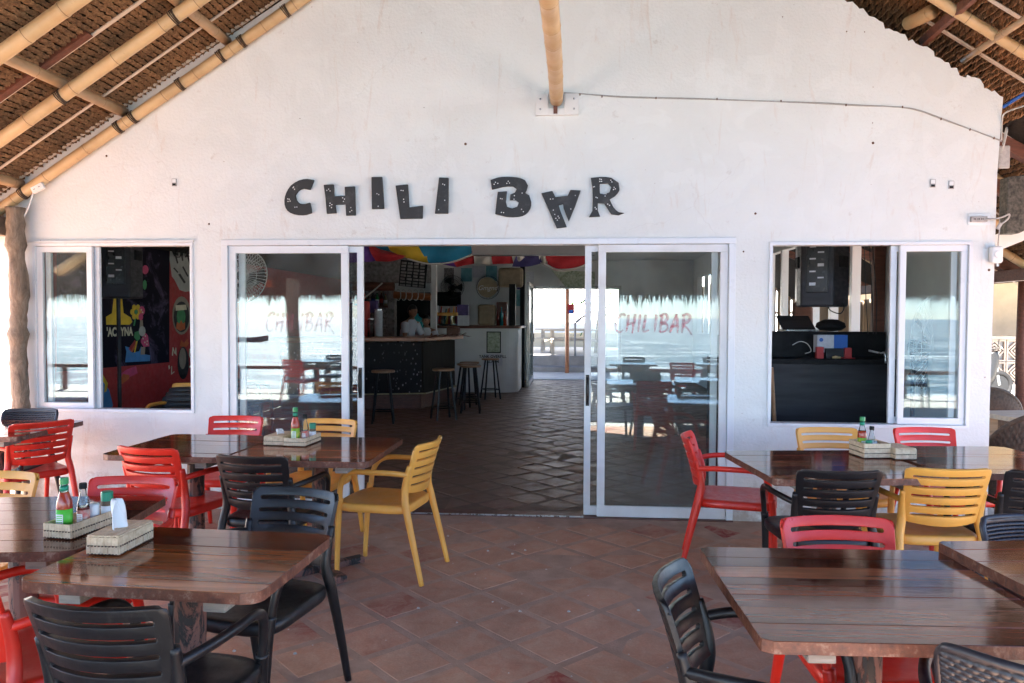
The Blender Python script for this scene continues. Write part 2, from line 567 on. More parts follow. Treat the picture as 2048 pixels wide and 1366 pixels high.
def glass_mat(name, refl, tint):
    t = NT(name)
    t.t.nodes.remove(t.b)
    tr = t.n('ShaderNodeBsdfTransparent'); tr.inputs[0].default_value = (*tint, 1)
    gl = t.n('ShaderNodeBsdfGlossy'); gl.inputs['Roughness'].default_value = 0.0
    gl.inputs['Color'].default_value = (.93, .97, 1, 1)
    fr = t.n('ShaderNodeLayerWeight'); fr.inputs['Blend'].default_value = .12
    mr = t.n('ShaderNodeMapRange'); mr.inputs[3].default_value = refl; mr.inputs[4].default_value = .95
    t.l(fr.outputs['Facing'], mr.inputs[0])
    # facing is 0 straight on
    pw = t.n('ShaderNodeMath', operation='POWER'); pw.inputs[1].default_value = 5
    t.l(fr.outputs['Facing'], pw.inputs[0]); t.l(pw.outputs[0], mr.inputs[0])
    # faint salt film: a little diffuse scatter, patchy
    df = t.n('ShaderNodeBsdfDiffuse'); df.inputs[0].default_value = (.7, .75, .78, 1)
    v = t.coords('World', jitter=False)
    sm = t.ramp(t.noise(v, 2.4, 7, .7, .6), [(.4, .004), (.8, .05)])
    m1 = t.n('ShaderNodeMixShader'); m2 = t.n('ShaderNodeMixShader')
    t.l(sm, m1.inputs[0]); t.l(tr.outputs[0], m1.inputs[1]); t.l(df.outputs[0], m1.inputs[2])
    t.l(mr.outputs[0], m2.inputs[0]); t.l(m1.outputs[0], m2.inputs[1]); t.l(gl.outputs[0], m2.inputs[2])
    t.l(m2.outputs[0], t.out.inputs[0])
    return t.m
M['glass'] = glass_mat('sliding door glass', .042, (.90, .93, .92))

def clear_mat():
    t = NT('clear bottle glass')
    tr = t.n('ShaderNodeBsdfTransparent'); tr.inputs[0].default_value = (.86, .90, .90, 1)
    gl = t.n('ShaderNodeBsdfGlossy'); gl.inputs['Roughness'].default_value = .04
    lw = t.n('ShaderNodeLayerWeight'); lw.inputs['Blend'].default_value = .25
    mx = t.n('ShaderNodeMixShader'); t.l(lw.outputs['Fresnel'], mx.inputs[0]); t.l(tr.outputs[0], mx.inputs[1]); t.l(gl.outputs[0], mx.inputs[2])
    t.l(mx.outputs[0], t.out.inputs[0]); t.t.nodes.remove(t.b)
    return t.m
M['clear'] = clear_mat()

def sea_mat():
    t = NT('sea water')
    v = t.coords('World', (1, 1.6, 1), jitter=False)
    w = t.n('ShaderNodeMath', operation='ADD')
    t.l(t.noise(v, .35, 5, .6), w.inputs[0]); t.l(t.noise(v, 1.6, 4, .6), w.inputs[1])
    c = t.mix(t.ramp(t.noise(v, .05, 3), [(.3, 0.0), (.7, 1.0)]), (.02, .075, .12), (.03, .095, .135))
    vf = t.coords('World', (.16, .5, 1), jitter=False)
    glitter = t.ramp(t.noise(vf, 1.0, 9, .74, .5), [(.50, 0.0), (.62, .75)])     # white streaks painted in for sun glitter on the waves
    c = t.mix(glitter, c, (.62, .66, .68))
    t.col(c)
    t.rough(.5)
    t.b.inputs['IOR'].default_value = 1.4
    t.bump(w.outputs[0], 1.0, .55)
    return t.m
M['sea'] = sea_mat()

def weave_mat(name, a, b):
    t = NT(name)
    v = t.coords('Object')
    c = t.mix(t.ramp(t.noise(v, 40, 5, .7), [(.35, 0.0), (.7, 1.0)]), a, b)
    t.col(c); t.rough(.7); t.bump(t.noise(v, 160, 3), .4, .002)
    return t.m
M['weave'] = weave_mat('woven pandan splint', (.80, .62, .41), (.56, .38, .23))
M['weave_dark'] = weave_mat('dark basket stitch', (.10, .05, .035), (.06, .03, .02))
M['wicker'] = weave_mat('brown wicker', (.10, .058, .034), (.04, .022, .013))
# ================================================================ ground, sea, floors
o = MB().bx(-90, 90, -10.2, 120, -.6, -.05).build('ground', M['sand']); tag(o, kind='structure')
o = MB().grid(lambda u, v: (-4000+8000*u, -10.0-5500*v, -1.3), 2, 2).build('sea', M['sea']); tag(o, kind='structure')

PITCHT, TS = .31, .268
def tile_mesh(mat, s=TS):
    h = s/2; k = h-.0025
    b = MB()
    b.add([(-h, -h, -.02), (h, -h, -.02), (h, h, -.02), (-h, h, -.02), (-h, -h, -.0012), (h, -h, -.0012), (h, h, -.0012), (-h, h, -.0012),
           (-k, -k, 0), (k, -k, 0), (k, k, 0), (-k, k, 0)],
          [(0, 1, 5, 4), (1, 2, 6, 5), (2, 3, 7, 6), (3, 0, 4, 7), (4, 5, 9, 8), (5, 6, 10, 9), (6, 7, 11, 10), (7, 4, 8, 11), (8, 9, 10, 11)])
    return b
def tile_floor(name, x0, x1, y0, y1, near, limit, mat, groutmat, gz, ox, oy, tilt):
    fl = MB().bx(x0, x1, y0, y1, gz-.2, gz).build(name, groutmat)
    tag(fl, kind='structure')
    proto = tile_mesh(mat).mesh('tile', mat)
    cs = []
    q = PITCHT/math.sqrt(2)
    R_ = int(30/q)
    for i in range(-R_, R_):
        for j in range(-R_, R_):
            if (i+j) % 2: continue
            x, y = ox+i*q, oy+j*q
            if x0+.19 < x < x1-.19 and y0+.19 < y < y1-.19: cs.append((near(x, y), x, y))
    cs.sort()
    rest = MB(); tm = tile_mesh(mat)
    for k, (d, x, y) in enumerate(cs):
        rz = PI/4+random.gauss(0, .006)
        tx, ty = random.gauss(0, tilt), random.gauss(0, tilt)
        dz = random.uniform(-.0012, .0012)
        if k < limit:
            inst('tile', proto, fl, (x, y, dz), (tx, ty, rz))
        else:
            Mx = Matrix.Rotation(rz, 3, 'Z') @ Matrix.Rotation(tx, 3, 'X')
            rest.add([Mx @ Vector(p)+Vector((x, y, dz)) for p in tm.v], tm.f)
    if rest.v:
        r = rest.build('far_tiles', mat, fl, recalc=False); tag(r, kind='stuff')
    return fl
def near_t(x, y):
    # tiles in front of the door and between the tables show largest
    if y > -.1 or y < -4.2 or abs(x) > 4.4: return 50+abs(y)
    return math.hypot(x*.75, (y+2.6)*1.2)
tile_floor('terrace_floor', -13, 9, -4.9, .03, near_t, 300, M['tile'], M['grout'], -.0010, -.272, -2.078, .004)
o = MB().bx(-13, 9, -9.4, -4.9, -.2, -.002).build('bounce_deck', M['deck']); tag(o, kind='structure')  # plain strip added out of view to keep the floor bounce bright and neutral
def near_i(x, y):
    if x < -2.6-.2*y or x > 1.4: return 50+abs(y)
    return y
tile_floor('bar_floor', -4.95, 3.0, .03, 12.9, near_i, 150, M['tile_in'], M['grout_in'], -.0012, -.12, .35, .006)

# ================================================================ facade of the bar
bar = thing('bar_building', 'white plastered gable front of the bar with sliding glass doors', 'building')
def zl(x): return 5.485+.638*x
def rect(x0, x1, z0, z1): return [(x0, z0), (x1, z0), (x1, z1), (x0, z1)]
LW = (-4.335, -2.99, .765, 2.128)
DO = (-2.755, 1.238, 0.0, 2.146)
RW = (1.485, 2.942, .727, 2.112)
jag = []
rj = random.Random(3)
N = 120
for i in range(N+1):
    t = i/N
    x = .3+(3.125-.3)*t
    z = 5.20-.655*x
    if x > 2.0: z += rj.uniform(-.020, .020)+.012*math.sin(x*13)+.012*math.sin(x*37)
    jag.append((x+(rj.uniform(-.010, .010) if x > 2 else 0), z))
outline = [(-4.62, 0.0), (DO[0], 0.0), (DO[0], DO[3]), (DO[1], DO[3]), (DO[1], 0.0), (3.095, 0.0), (3.09, .9), (3.10, 1.9), (3.105, 2.6), (3.125, 3.02)] + jag[::-1] + [(0, 5.40), (-4.62, zl(-4.62))]
me = flat_mesh([outline, rect(*LW), rect(*RW)], .14)
me.materials.append(M['wall'])
inst('front_wall', me, bar)
b = MB()
b.bx(-5.06, -4.95, .14, 13, -.0, 2.95)
b.build('mural_wall_base', M['dark'], bar)
b = MB()          # right hand wall, its row of windows lengthened to light the room
b.bx(2.99, 3.085, .141, 1.75, 0, 3.25); b.bx(2.99, 3.085, 1.75, 12.2, 0, 1.2); b.bx(2.99, 3.085, 1.75, 12.2, 2.5, 3.25); b.bx(2.99, 3.085, 12.2, 13, 0, 3.25)
b.build('side_wall', M['cream_white'], bar)
for y in (1.8, 2.45, 3.1, 3.75, 4.4, 5.1, 5.8, 6.5, 7.6, 8.8, 10.0, 11.2, 12.15):
    MB().bx(2.96, 3.05, y-.035, y+.035, 1.2, 2.5).build('window_post', M['alu'], bar)
b = MB()
b.bx(-4.95, -1.0, 12.9, 13.04, 0, 2.95); b.bx(1.25, 2.99, 12.9, 13.04, 0, 2.95); b.bx(-1.0, 1.25, 12.9, 13.04, 2.33, 2.95)
b.build('back_wall', M['cream_white'], bar)
MB().bx(-5.06, 3.085, .141, 13.04, 2.951, 3.0).build('ceiling', M['cream_white'], bar)
MB().bx(-2.755, 1.238, -.035, .13, -.02, .006).build('door_threshold', M['wood_red'], bar)
MB().bx(-1.63, .11, -.03, -.022, .006, .016).build('threshold_strip', M['steel'], bar)

# ---- aluminium frames -------------------------------------------------
def frame_parts(parent, x0, x1, z0, z1, y0, y1, w, sill=True, mat='alu', wb=None):
    fr = MB()
    fr.bx(x0, x1, y0, y1, z1-w, z1)
    if sill: fr.bx(x0, x1, y0, y1, z0, z0+(wb or w))
    fr.bx(x0, x0+w, y0+.001, y1-.001, z0+(wb or w) if sill else z0, z1-w)
    fr.bx(x1-w, x1, y0+.001, y1-.001, z0+(wb or w) if sill else z0, z1-w)
    return fr.build('frame', M[mat], parent, bevel=.003)
def unit(name):
    e = bpy.data.objects.new(name, None); link(e, bar); return e
def leaf(parent, x0, x1, z0, z1, y, w, wb=None, handle=None, mat='alu'):
    s = unit_child = bpy.data.objects.new('sash', None)
    fr = MB()
    d = .014
    wb = wb or w
    fr.bx(x0, x1, y-d, y+d, z1-w, z1); fr.bx(x0, x1, y-d, y+d, z0, z0+wb)
    fr.bx(x0, x0+w, y-d-.001, y+d+.001, z0+wb, z1-w); fr.bx(x1-w, x1, y-d-.001, y+d+.001, z0+wb, z1-w)
    f = fr.build('sash', M[mat], parent, bevel=.003)
    bpy.data.objects.remove(s)
    g = MB().bx(x0+w-.004, x1-w+.004, y-.003, y+.003, z0+wb-.004, z1-w+.004).build('pane', M['glass'], parent)
    if handle is not None:
        hb = MB()
        hx, hz = handle
        hb.box((hx, y-d-.008, hz), (.026, .016, .24)); hb.tube(smoothpath([(hx, y-d-.012, hz+.1), (hx, y-d-.045, hz+.05), (hx, y-d-.045, hz-.05), (hx, y-d-.012, hz-.1)]), .009, 6)
        hb.build('handle', M['metal_black'], parent, bevel=.002)
    return f

w1 = unit('left_window')
frame_parts(w1, LW[0], LW[1], LW[2], LW[3], -.012, .09, .026)
MB().bx(LW[0]-.03, LW[1]+.012, -.022, -.002, LW[3]+.001, LW[3]+.016).build('drip_edge', M['alu_dirty'], w1)
leaf(w1, -4.309, -3.842, .792, 2.10, .022, .045)
leaf(w1, -4.262, -3.803, .792, 2.10, .060, .045)
w2 = unit('right_window')
frame_parts(w2, RW[0], RW[1], RW[2], RW[3], -.012, .09, .026)
leaf(w2, 2.436, 2.915, .754, 2.085, .022, .045, .05)
leaf(w2, 2.385, 2.862, .754, 2.085, .060, .045, .05)
d = unit('sliding_door')
fr = MB()
fr.bx(DO[0], DO[1], -.014, .11, DO[3]-.045, DO[3]); fr.bx(DO[0], DO[0]+.05, -.013, .109, 0.006, DO[3]-.045); fr.bx(DO[1]-.05, DO[1], -.013, .109, .006, DO[3]-.045)
fr.build('frame', M['alu'], d, bevel=.003)
leaf(d, -2.703, -1.735, .008, 2.098, .018, .058, .085)
leaf(d, -2.640, -1.628, .008, 2.098, .062, .05, .07, handle=(-1.652, 1.02))
leaf(d, .213, 1.186, .008, 2.098, .018, .058, .085, mat='alu_dirty')
leaf(d, .112, 1.120, .008, 2.098, .062, .05, .07, handle=(.137, .98), mat='alu_dirty')

# brush lettering CHILIBAR on the glass (strokes as thin ribbons on a 10 x 14 grid)
STROKES = {
 'C': [[(8.2, 12.2), (7.4, 13.6), (4.6, 13.2), (1.6, 9.5), (.6, 4.5), (2.0, 1.2), (4.4, .8), (6.8, 2.2)]],
 'H': [[(2.2, 13.4), (1.4, 7), (.4, .8)], [(7.8, 14), (6.6, 7), (5.2, -.2)], [(1.0, 6.4), (6.8, 7.6)]],
 'I': [[(2.6, 13.6), (2.0, 7), (1.0, .8)]],
 'L': [[(2.8, 13.4), (1.6, 6), (1.0, 1.2), (5.6, 2.2)]],
 'B': [[(3.0, 13.2), (1.8, 6), (.8, .8)], [(.6, 12.4), (5.2, 14), (7.2, 11.8), (5.4, 8.6), (2.2, 7.2), (6.4, 6.6), (7.2, 3.6), (4.6, 1.2), (.8, .8)]],
 'A': [[(.2, .4), (2.6, 7), (5.6, 14)], [(5.6, 14), (6.4, 7), (6.6, .2)], [(1.4, 5), (7.2, 5.6)]],
 'R': [[(2.8, 13), (1.8, 6), (1.0, .2)], [(1.0, 12.6), (5.4, 14), (7.8, 11.6), (5.6, 8.2), (2.0, 6.4), (5.6, 3.4), (9.2, -1.2)]],
}
def brush_mat(a0_, a1_):
    t = NT('translucent red glass paint')
    t.col((.60, .12, .17)); t.rough(.6)
    f = t.ramp(t.noise(t.coords('World', jitter=False), 55, 5, .7), [(.35, a0_), (.65, a1_)])
    t.l(f, t.b.inputs['Alpha'])
    return t.m
M['brush'] = brush_mat(.2, .58)
M['brush_glare'] = brush_mat(.1, .38)  # lower opacity imitates the sea glare washing out the left lettering
def brush_text(name, parent, txt, x0, z0, width, height, y, mat, slant=0.0):
    adv = {'I': 4.6}
    tot = sum(adv.get(c, 9.2) for c in txt)
    sx, sz = width/tot, height/14
    cx = 0
    for k, c in enumerate(txt):
        mb = MB()
        for q, st in enumerate(STROKES[c]):
            p = smoothpath([(x0+(cx+a)*sx, y-.0035-.0003*q, z0+bb*sz) for a, bb in st], 5)
            n = len(p)
            L_, R_ = [], []
            for i in range(n):
                d_ = p[min(i+1, n-1)]-p[max(i-1, 0)]; nn = Vector((-d_.z, 0, d_.x)).normalized()
                wd = .0095*(.65+.5*math.sin(PI*min(1, i/(n-1)+.15)))
                L_.append(p[i]+nn*wd); R_.append(p[i]-nn*wd)
            mb.add(L_+R_, [(i, i+1, n+i+1, n+i) for i in range(n-1)])
        mb.build(name, mat, parent, recalc=False)
        cx += adv.get(c, 9.2)
a0 = at(532, 664, .014); a1 = at(668, 625, .014)
brush_text('painted_letter', d, 'CHILIBAR', a0.x, a0.z, a1.x-a0.x, a1.z-a0.z, .014, M['brush_glare'])
a0 = at(1230, 666, .014); a1 = at(1384, 628, .014)
brush_text('painted_letter', d, 'CHILIBAR', a0.x, a0.z, a1.x-a0.x, a1.z-a0.z, .014, M['brush'])

# ================================================================ neighbouring white wall, left
nb = MB().bx(-11, -4.622, .16, .34, -.05, 3.4).build('garden_wall', M['cream_white'])
tag(nb, 'sunlit plain white wall left of the tree trunk post', 'wall')

# ================================================================ thatched roof
roof = thing('thatched_roof', 'thatched nipa palm roof on bamboo rafters above the terrace', 'roof')
TA_L, TA_R = math.atan(.638), math.atan(.65)
def slab(name, pts, th, mat):
    b = MB(); n = len(pts)
    b.add(list(pts)+[(x, y, z+th) for x, y, z in pts], [tuple(range(n))[::-1], tuple(range(n, 2*n))]+[(i, (i+1) % n, n+(i+1) % n, n+i) for i in range(n)])
    return b.build(name, mat, roof)
ZR = 5.50
xl, xr = -5.1, 5.4
zL, zR = ZR+.638*xl, ZR-.65*xr
slab('thatch_slope', [(0, -8.7, ZR), (0, 13.2, ZR), (xl, 13.2, zL), (xl, -8.7, zL)], .16, M['thatch_dark'])  # sea gable left open for sky light, back end run on to shade the yard
slab('thatch_slope', [(0, 13.2, ZR), (0, -2.6, ZR), (xr, -2.6, zR), (xr, 13.2, zR)], .16, M['thatch_dark'])
slab('thatch_slope', [(0, -2.601, ZR), (0, -8.7, ZR), (2.7, -8.7, ZR-.65*2.7), (2.7, -2.601, ZR-.65*2.7)], .16, M['thatch_dark'])  # slope cut short here to let sky light onto the floor
slab('awning_slope', [(-14, -9.5, 2.0), (9.5, -9.5, 2.0), (9.5, -8.1, 2.95), (-14, -8.1, 2.95)], .12, M['thatch_dark'])

def row_mesh(seed, L):
    r = random.Random(seed)
    b = MB()
    y = 0.0
    while y < L:
        a = r.uniform(.30, .52)                     # slant of the folded leaflet
        ln = r.uniform(.060, .10)
        dx, dy = math.sin(a)*ln/2, math.cos(a)*ln/2
        w = r.uniform(.007, .011)
        cx = r.gauss(0, .0018); h = -.018+r.gauss(0, .003)
        nx, ny = math.cos(a)*w, -math.sin(a)*w
        p0 = (cx-dx, -y-dy); p1 = (cx+dx, -y+dy)
        z0, z1 = h+.010, h-.006
        b.add([(p0[0]-nx, p0[1]-ny, z0+.010), (p0[0], p0[1], z0-.006), (p0[0]+nx, p0[1]+ny, z0+.010),
               (p1[0]-nx, p1[1]-ny, z1+.012), (p1[0], p1[1], z1-.004), (p1[0]+nx, p1[1]+ny, z1+.012)],
              [(0, 1, 4, 3), (1, 2, 5, 4)])
        y += r.uniform(.012, .019)
    return b.mesh('thatch_row', M['thatch'], recalc=False)
rows = [row_mesh(k, 4.8) for k in range(5)]
STEP = .047
n = int((5.0-1.85)/(STEP*math.cos(TA_L)))
for i in range(n):
    x = -5.05+i*STEP*math.cos(TA_L)
    inst('thatch_row', rows[i % 5], roof, (x, -.02+random.uniform(-.03, .03), 5.47+.638*x), (0, -TA_L, random.gauss(0, .003)))
n = int((3.6-2.0)/(STEP*math.cos(TA_R)))
for i in range(n):
    x = 2.0+i*STEP*math.cos(TA_R)
    inst('thatch_row', rows[(i*2+1) % 5], roof, (x, .9+random.uniform(-.03, .03), 5.47-.65*x), (0, TA_R, random.gauss(0, .004)))
n = int((5.3-3.12)/(STEP*1.6*math.cos(TA_R)))
for i in range(n):
    x = 3.12+i*STEP*1.6*math.cos(TA_R)
    inst('thatch_row', rows[(i*3+2) % 5], roof, (x, 5.7+random.uniform(-.03, .03), 5.455-.65*x), (0, TA_R, random.gauss(0, .004)))

def bamboo(p0, p1, r, name='rafter', parent=None, mat='bamboo', n=10, seed=None, gap=.34, lash=(), r1=None):
    p0, p1 = Vector(p0), Vector(p1)
    L = (p1-p0).length; rr = random.Random(seed if seed is not None else int(abs(p0.x*97+p0.y*31+p1.z*57)*10))
    r1 = r1 or r
    side = Vector((rr.uniform(-1, 1), rr.uniform(-1, 1), rr.uniform(-1, 1)))
    pts, rs = [], []
    s = 0.0; nxt = rr.uniform(.05, gap)
    ss = [0.0]
    while nxt < L-.02:
        ss += [nxt-.018, nxt-.006, nxt, nxt+.006, nxt+.018, nxt+gap*.45]
        nxt += gap*rr.uniform(.8, 1.2)
    ss = sorted(x for x in set(ss) if 0 <= x < L)+[L]
    k = 0
    nodes = set()
    for x in ss:
        pts.append(p0+(p1-p0)*(x/L)+side*(.006*math.sin(x*2.1)))
        rs.append(r+(r1-r)*x/L)
    # node swellings
    i = 1
    q = 1.0
    base = [x for x in ss]
    nxt_i = 1
    while nxt_i+4 < len(ss):
        for j, f in zip(range(5), (1.0, 1.05, .97, 1.06, 1.0)):
            if nxt_i+j < len(rs): rs[nxt_i+j] *= f
        nxt_i += 6
    o = MB().tube(pts, rs, n).build(name, M[mat], parent, smooth=True)
    d = (p1-p0).normalized()
    nb_ = MB(); kk_ = 3
    while kk_ < len(pts)-1:
        nb_.tube([pts[kk_]-d*.0022, pts[kk_]+d*.0022], rs[kk_]*1.045, n, cap=False); kk_ += 6
    if nb_.v: tag(nb_.build('node_rings', M['bamboo_node'], o, smooth=True), kind='stuff')
    for s_ in lash:
        lb = MB()
        for kk in range(4):
            c = p0+(p1-p0)*(s_/L)+d*(kk*.011-.016)
            up = Vector((0, 0, 1)); a = d.cross(up).normalized(); b2 = d.cross(a)
            ring = [c+(a*math.cos(t*PI/6)+b2*math.sin(t*PI/6))*(r*1.09)+d*(.004*math.sin(t*PI/6+kk)) for t in range(13)]
            lb.tube(ring, .0038, 5, cap=False)
        lb.build('lashing', M['rope'], o)
    return o
def rafter_L(y, xa, xb, r, lash, dz=0.0, **k):
    return bamboo((xa, y, 5.3+dz+.638*xa), (xb, y, 5.3+dz+.638*xb), r, 'rafter', roof, lash=lash, **k)
sl_ = 1/math.cos(TA_L)
lx = lambda xa, xs: [(x-xa)*sl_ for x in xs]
rafter_L(-.06, -4.75, -.3, .043, lx(-4.75, (-4.36, -3.56, -3.44, -3.05, -2.72, -2.55, -2.2)), seed=4)
rafter_L(-.79, -5.2, -.3, .045, lx(-5.2, (-4.4, -3.52, -2.70)), seed=5)
rafter_L(-1.455, -5.2, -.3, .048, lx(-5.2, (-3.52, -2.7)), seed=9)
rafter_L(-2.3, -5.2, -.3, .052, lx(-5.2, (-3.52,)), seed=11)
for x in (-4.41, -3.535, -2.69, -1.8):
    bamboo((x, -.02, 5.41+.638*x), (x+.01, -4.6, 5.41+.638*x), .040, 'purlin', roof, 'bamboo_grey', seed=int(-x*10))
def lath(y, xa, xb, dz=.135, w=.022, mat='bamboo_pale'):
    k = .638 if xa < 0 else -.65
    return MB().bar((xa, y, 5.3+dz+k*xa), (xb, y+.01, 5.3+dz+k*xb), w, .012, (0, 1, 0) if 0 else (0, 0, 1)).build('lath', M[mat], roof, bevel=.003)
lath(-.33, -5.2, -.3); lath(-.955, -5.2, -.3, w=.03); lath(-.045, -4.7, -2.0, .15, .03); lath(-1.75, -5.2, -.3)
MB().bar((-3.98, -.985, 5.44-.638*3.98), (-3.18, -.985, 5.44-.638*3.18), .06, .035).build('lath', M['wood_red'], roof, bevel=.003)
for x, xb in ((-5.0, -4.1), (-3.0, -2.2)):
    MB().bar((x, -1.62, 5.44+.638*x), (xb, -1.62, 5.44+.638*xb), .06, .035).build('lath', M['wood_red'], roof, bevel=.003)
# right slope
def rafter_R(y, xa, xb, r, dz=.06, **k):
    return bamboo((xa, y, 5.3+dz-.65*xa), (xb, y, 5.3+dz-.65*xb), r, 'rafter', roof, **k)
rafter_R(-.34, 2.3, 5.3, .036, seed=21); rafter_R(-1.2, .5, 5.3, .045, seed=22)
rafter_R(1.5, 3.2, 5.3, .045, seed=23); rafter_R(2.9, 3.2, 5.3, .045, seed=24); rafter_R(4.4, 3.2, 5.3, .045, seed=25); rafter_R(6, 3.2, 5.3, .045, seed=26)
lath(.0, 2.5, 5.3, .10, .034); lath(-.55, 2.4, 5.3, .12, .03); lath(.8, 3.2, 5.3, .1); lath(2.2, 3.2, 5.3, .1); lath(3.6, 3.2, 5.3, .1)
bamboo((2.90, .10, 3.46), (2.90, -1.6, 3.47), .024, 'purlin', roof, 'bamboo_grey', seed=31)
# open ended bamboo stub and the red board under it
st = MB()
st.tube([(2.50, .11, 3.745), (2.535, -.02, 3.735), (2.55, -.15, 3.725)], [.050, .052, .052], 14, cap=False)
st.tube([(2.552, -.152, 3.7245), (2.551, -.14, 3.725), (2.54, -.05, 3.735)], [.052, .043, .043], 14)
st.build('bamboo_stub', M['bamboo'], roof, smooth=True)
MB().bar((2.63, .17, 3.62), (2.64, -1.4, 3.72), .04, .07).build('purlin', M['wood_red'], roof, bevel=.004)
# beams and posts of the side aisle on the right
for y in (1.1, 3.2, 5.4, 7.6):
    MB().bar((3.1, y, 2.95), (5.2, y, 2.02), .09, .11).build('aisle_beam', M['wood_red'], roof, bevel=.005)
MB().bar((3.3, .55, 3.02), (5.2, .55, 1.98), .08, .1).build('aisle_beam', M['wood_red'], roof, bevel=.005)
MB().bar((4.95, -1.0, 2.03), (4.95, 9.0, 2.03), .10, .13).build('wall_plate', M['wood_red'], roof, bevel=.005)
bamboo((3.2, 1.9, 2.65), (5.0, 1.6, 2.25), .05, 'aisle_beam', roof, 'bamboo', seed=41)
# hanging fringe on the seaward eave
r = random.Random(5)
fb = MB()
x = -14.0
while x < 9.5:
    for lay in range(2):
        xx = x+r.uniform(-.02, .02); ln = r.uniform(.10, .30)+(.14 if r.random() < .12 else 0); w = r.uniform(.008, .02); y = -9.5+r.uniform(-.05, .04)
        sk = r.gauss(0, .03)
        fb.add([(xx-w, y, 2.14), (xx+w, y, 2.14), (xx+w*.8+sk*.5, y-.01, 2.12-ln*.55), (xx+sk, y-.015, 2.12-ln), (xx-w*.8+sk*.5, y-.01, 2.12-ln*.55)], [(0, 1, 2, 3, 4)])
    x += .016
fr_ = fb.build('fringe', M['fringe'], roof, recalc=False); tag(fr_, kind='stuff')

# ================================================================ ridge pole on its wall plate
b = bamboo((-.113, -.02, 3.19), (-.125, -4.6, 3.23), .050, 'bamboo_beam', None, 'bamboo', n=14, seed=52, gap=.3, r1=.054)
tag(b, 'single bamboo pole running overhead from the white bracket plate to the sea side', 'beam')
pl = thing('bracket_plate', 'white wooden plate on the wall holding the overhead bamboo pole', 'bracket')
MB().bx(-.269, -.175, -.028, -.002, 3.075, 3.236).build('plate_half', M['cream_white'], pl, bevel=.003)
MB().bx(-.052, .054, -.028, -.002, 3.075, 3.236).build('plate_half', M['cream_white'], pl, bevel=.003)
MB().bx(-.175, -.052, -.026, -.002, 3.075, 3.125).build('plate_foot', M['cream_white'], pl)
MB().bx(-.135, -.105, -.034, -.003, 3.085, 3.16).build('wedge', M['wood_red'], pl)
for x, z in ((-.235, 3.12), (-.235, 3.195), (.02, 3.12), (.02, 3.195)):
    MB().lathe([(.008, 0), (.008, .004), (.003, .006)], 8, (x, -.028, z), RXZ).build('bolt', M['steel'], pl)

# ================================================================ tree trunk post and its beam (far left)
rt = random.Random(8)
pts = [(-4.41, -.09, 0), (-4.39, -.09, .35), (-4.385, -.09, .75), (-4.40, -.09, 1.1), (-4.40, -.09, 1.45), (-4.385, -.09, 1.75), (-4.40, -.1, 2.1), (-4.40, -.1, 2.40)]
pts = smoothpath(pts, 6)
rs = [.066+.006*math.sin(i*.9)+rt.uniform(-.009, .009) for i in range(len(pts))]
tp = MB().tube(pts, rs, 14).build('tree_trunk_post', M['trunk'], None, smooth=True)
tag(tp, 'knotty stripped tree trunk standing as a post at the left window', 'post')
bm_ = MB().bx(-6.5, -4.50, -.19, -.02, 2.18, 2.33).build('timber_beam', M['wood_grey'], None, bevel=.008)
tag(bm_, 'rough squared timber beam resting against the tree trunk top', 'beam')
# ================================================================ chairs
def back_uv(u, z):
    k = min(1, max(0, (z-.52)/.285))
    w = .181+.026*k**.8
    t = (z-.5)
    y = .185+.20*t+.25*t*t+.056*(1-u*u)-.008
    return Vector((u*w, y, z))
def rounded(u, z, top=.805, rr=.030):
    # pull the top corners down to a radius
    w = .203; x = abs(u)*w
    zmax = top
    if x > w-rr:
        k = x-(w-rr)
        zmax = top-rr+math.sqrt(max(0, rr*rr-k*k))
    return min(z, zmax)
def slat_back():
    us = [-1, -.985, -.95, -.90, -.865, -.845, -.83, -.6, -.3, 0, .3, .6, .83, .845, .865, .90, .95, .985, 1]
    slots = [.762-.050*k for k in range(5)]
    zs = [.522]
    for c in slots[::-1]:
        zs += [c-.0076, c-.0038, c+.0038, c+.0076]
    zs += [.79, .798, .805]
    b = MB()
    nu = len(us)
    for z in zs:
        for u in us:
            zz = z
            if z == .522: zz = .522-.018*(1-u*u)
            b.v.append(tuple(back_uv(u, rounded(u, zz))))
    for j in range(len(zs)-1):
        for i in range(nu-1):
            zc = (zs[j]+zs[j+1])/2; uc = abs(us[i]+us[i+1])/2
            hole = False
            for c in slots:
                if abs(zc-c) < .0077:
                    lim = .845 if abs(zc-c) < .0038 else .83
                    if uc < lim: hole = True
            if not hole:
                a = j*nu+i
                b.f.append((a, a+1, a+nu+1, a+nu))
    return b
def weave_back():
    NU, NV = 96, 72
    b = MB()
    def fn(u, v):
        uu = -1+2*u; z = .505+(.815-.505)*v
        p = back_uv(uu, rounded(uu, z, .815))
        e = min(1, (1-abs(uu))/.07)*min(1, (1-v)/.07)*min(1, v/.05)
        e = max(0, min(1, e*2-.6))
        cx, cz = uu*9, v*24
        row = math.floor(cz); fz = cz-row
        ph = (cx+.5*(row % 2)) % 1.0
        h = math.sin(PI*fz)**.7*(.35+.65*math.sin(PI*ph)**.6)
        p.y -= -(.0075*h-.004)*e*-1 if False else 0
        p.y += .0085*h*e
        return p
    b.grid(fn, NU, NV)
    return b
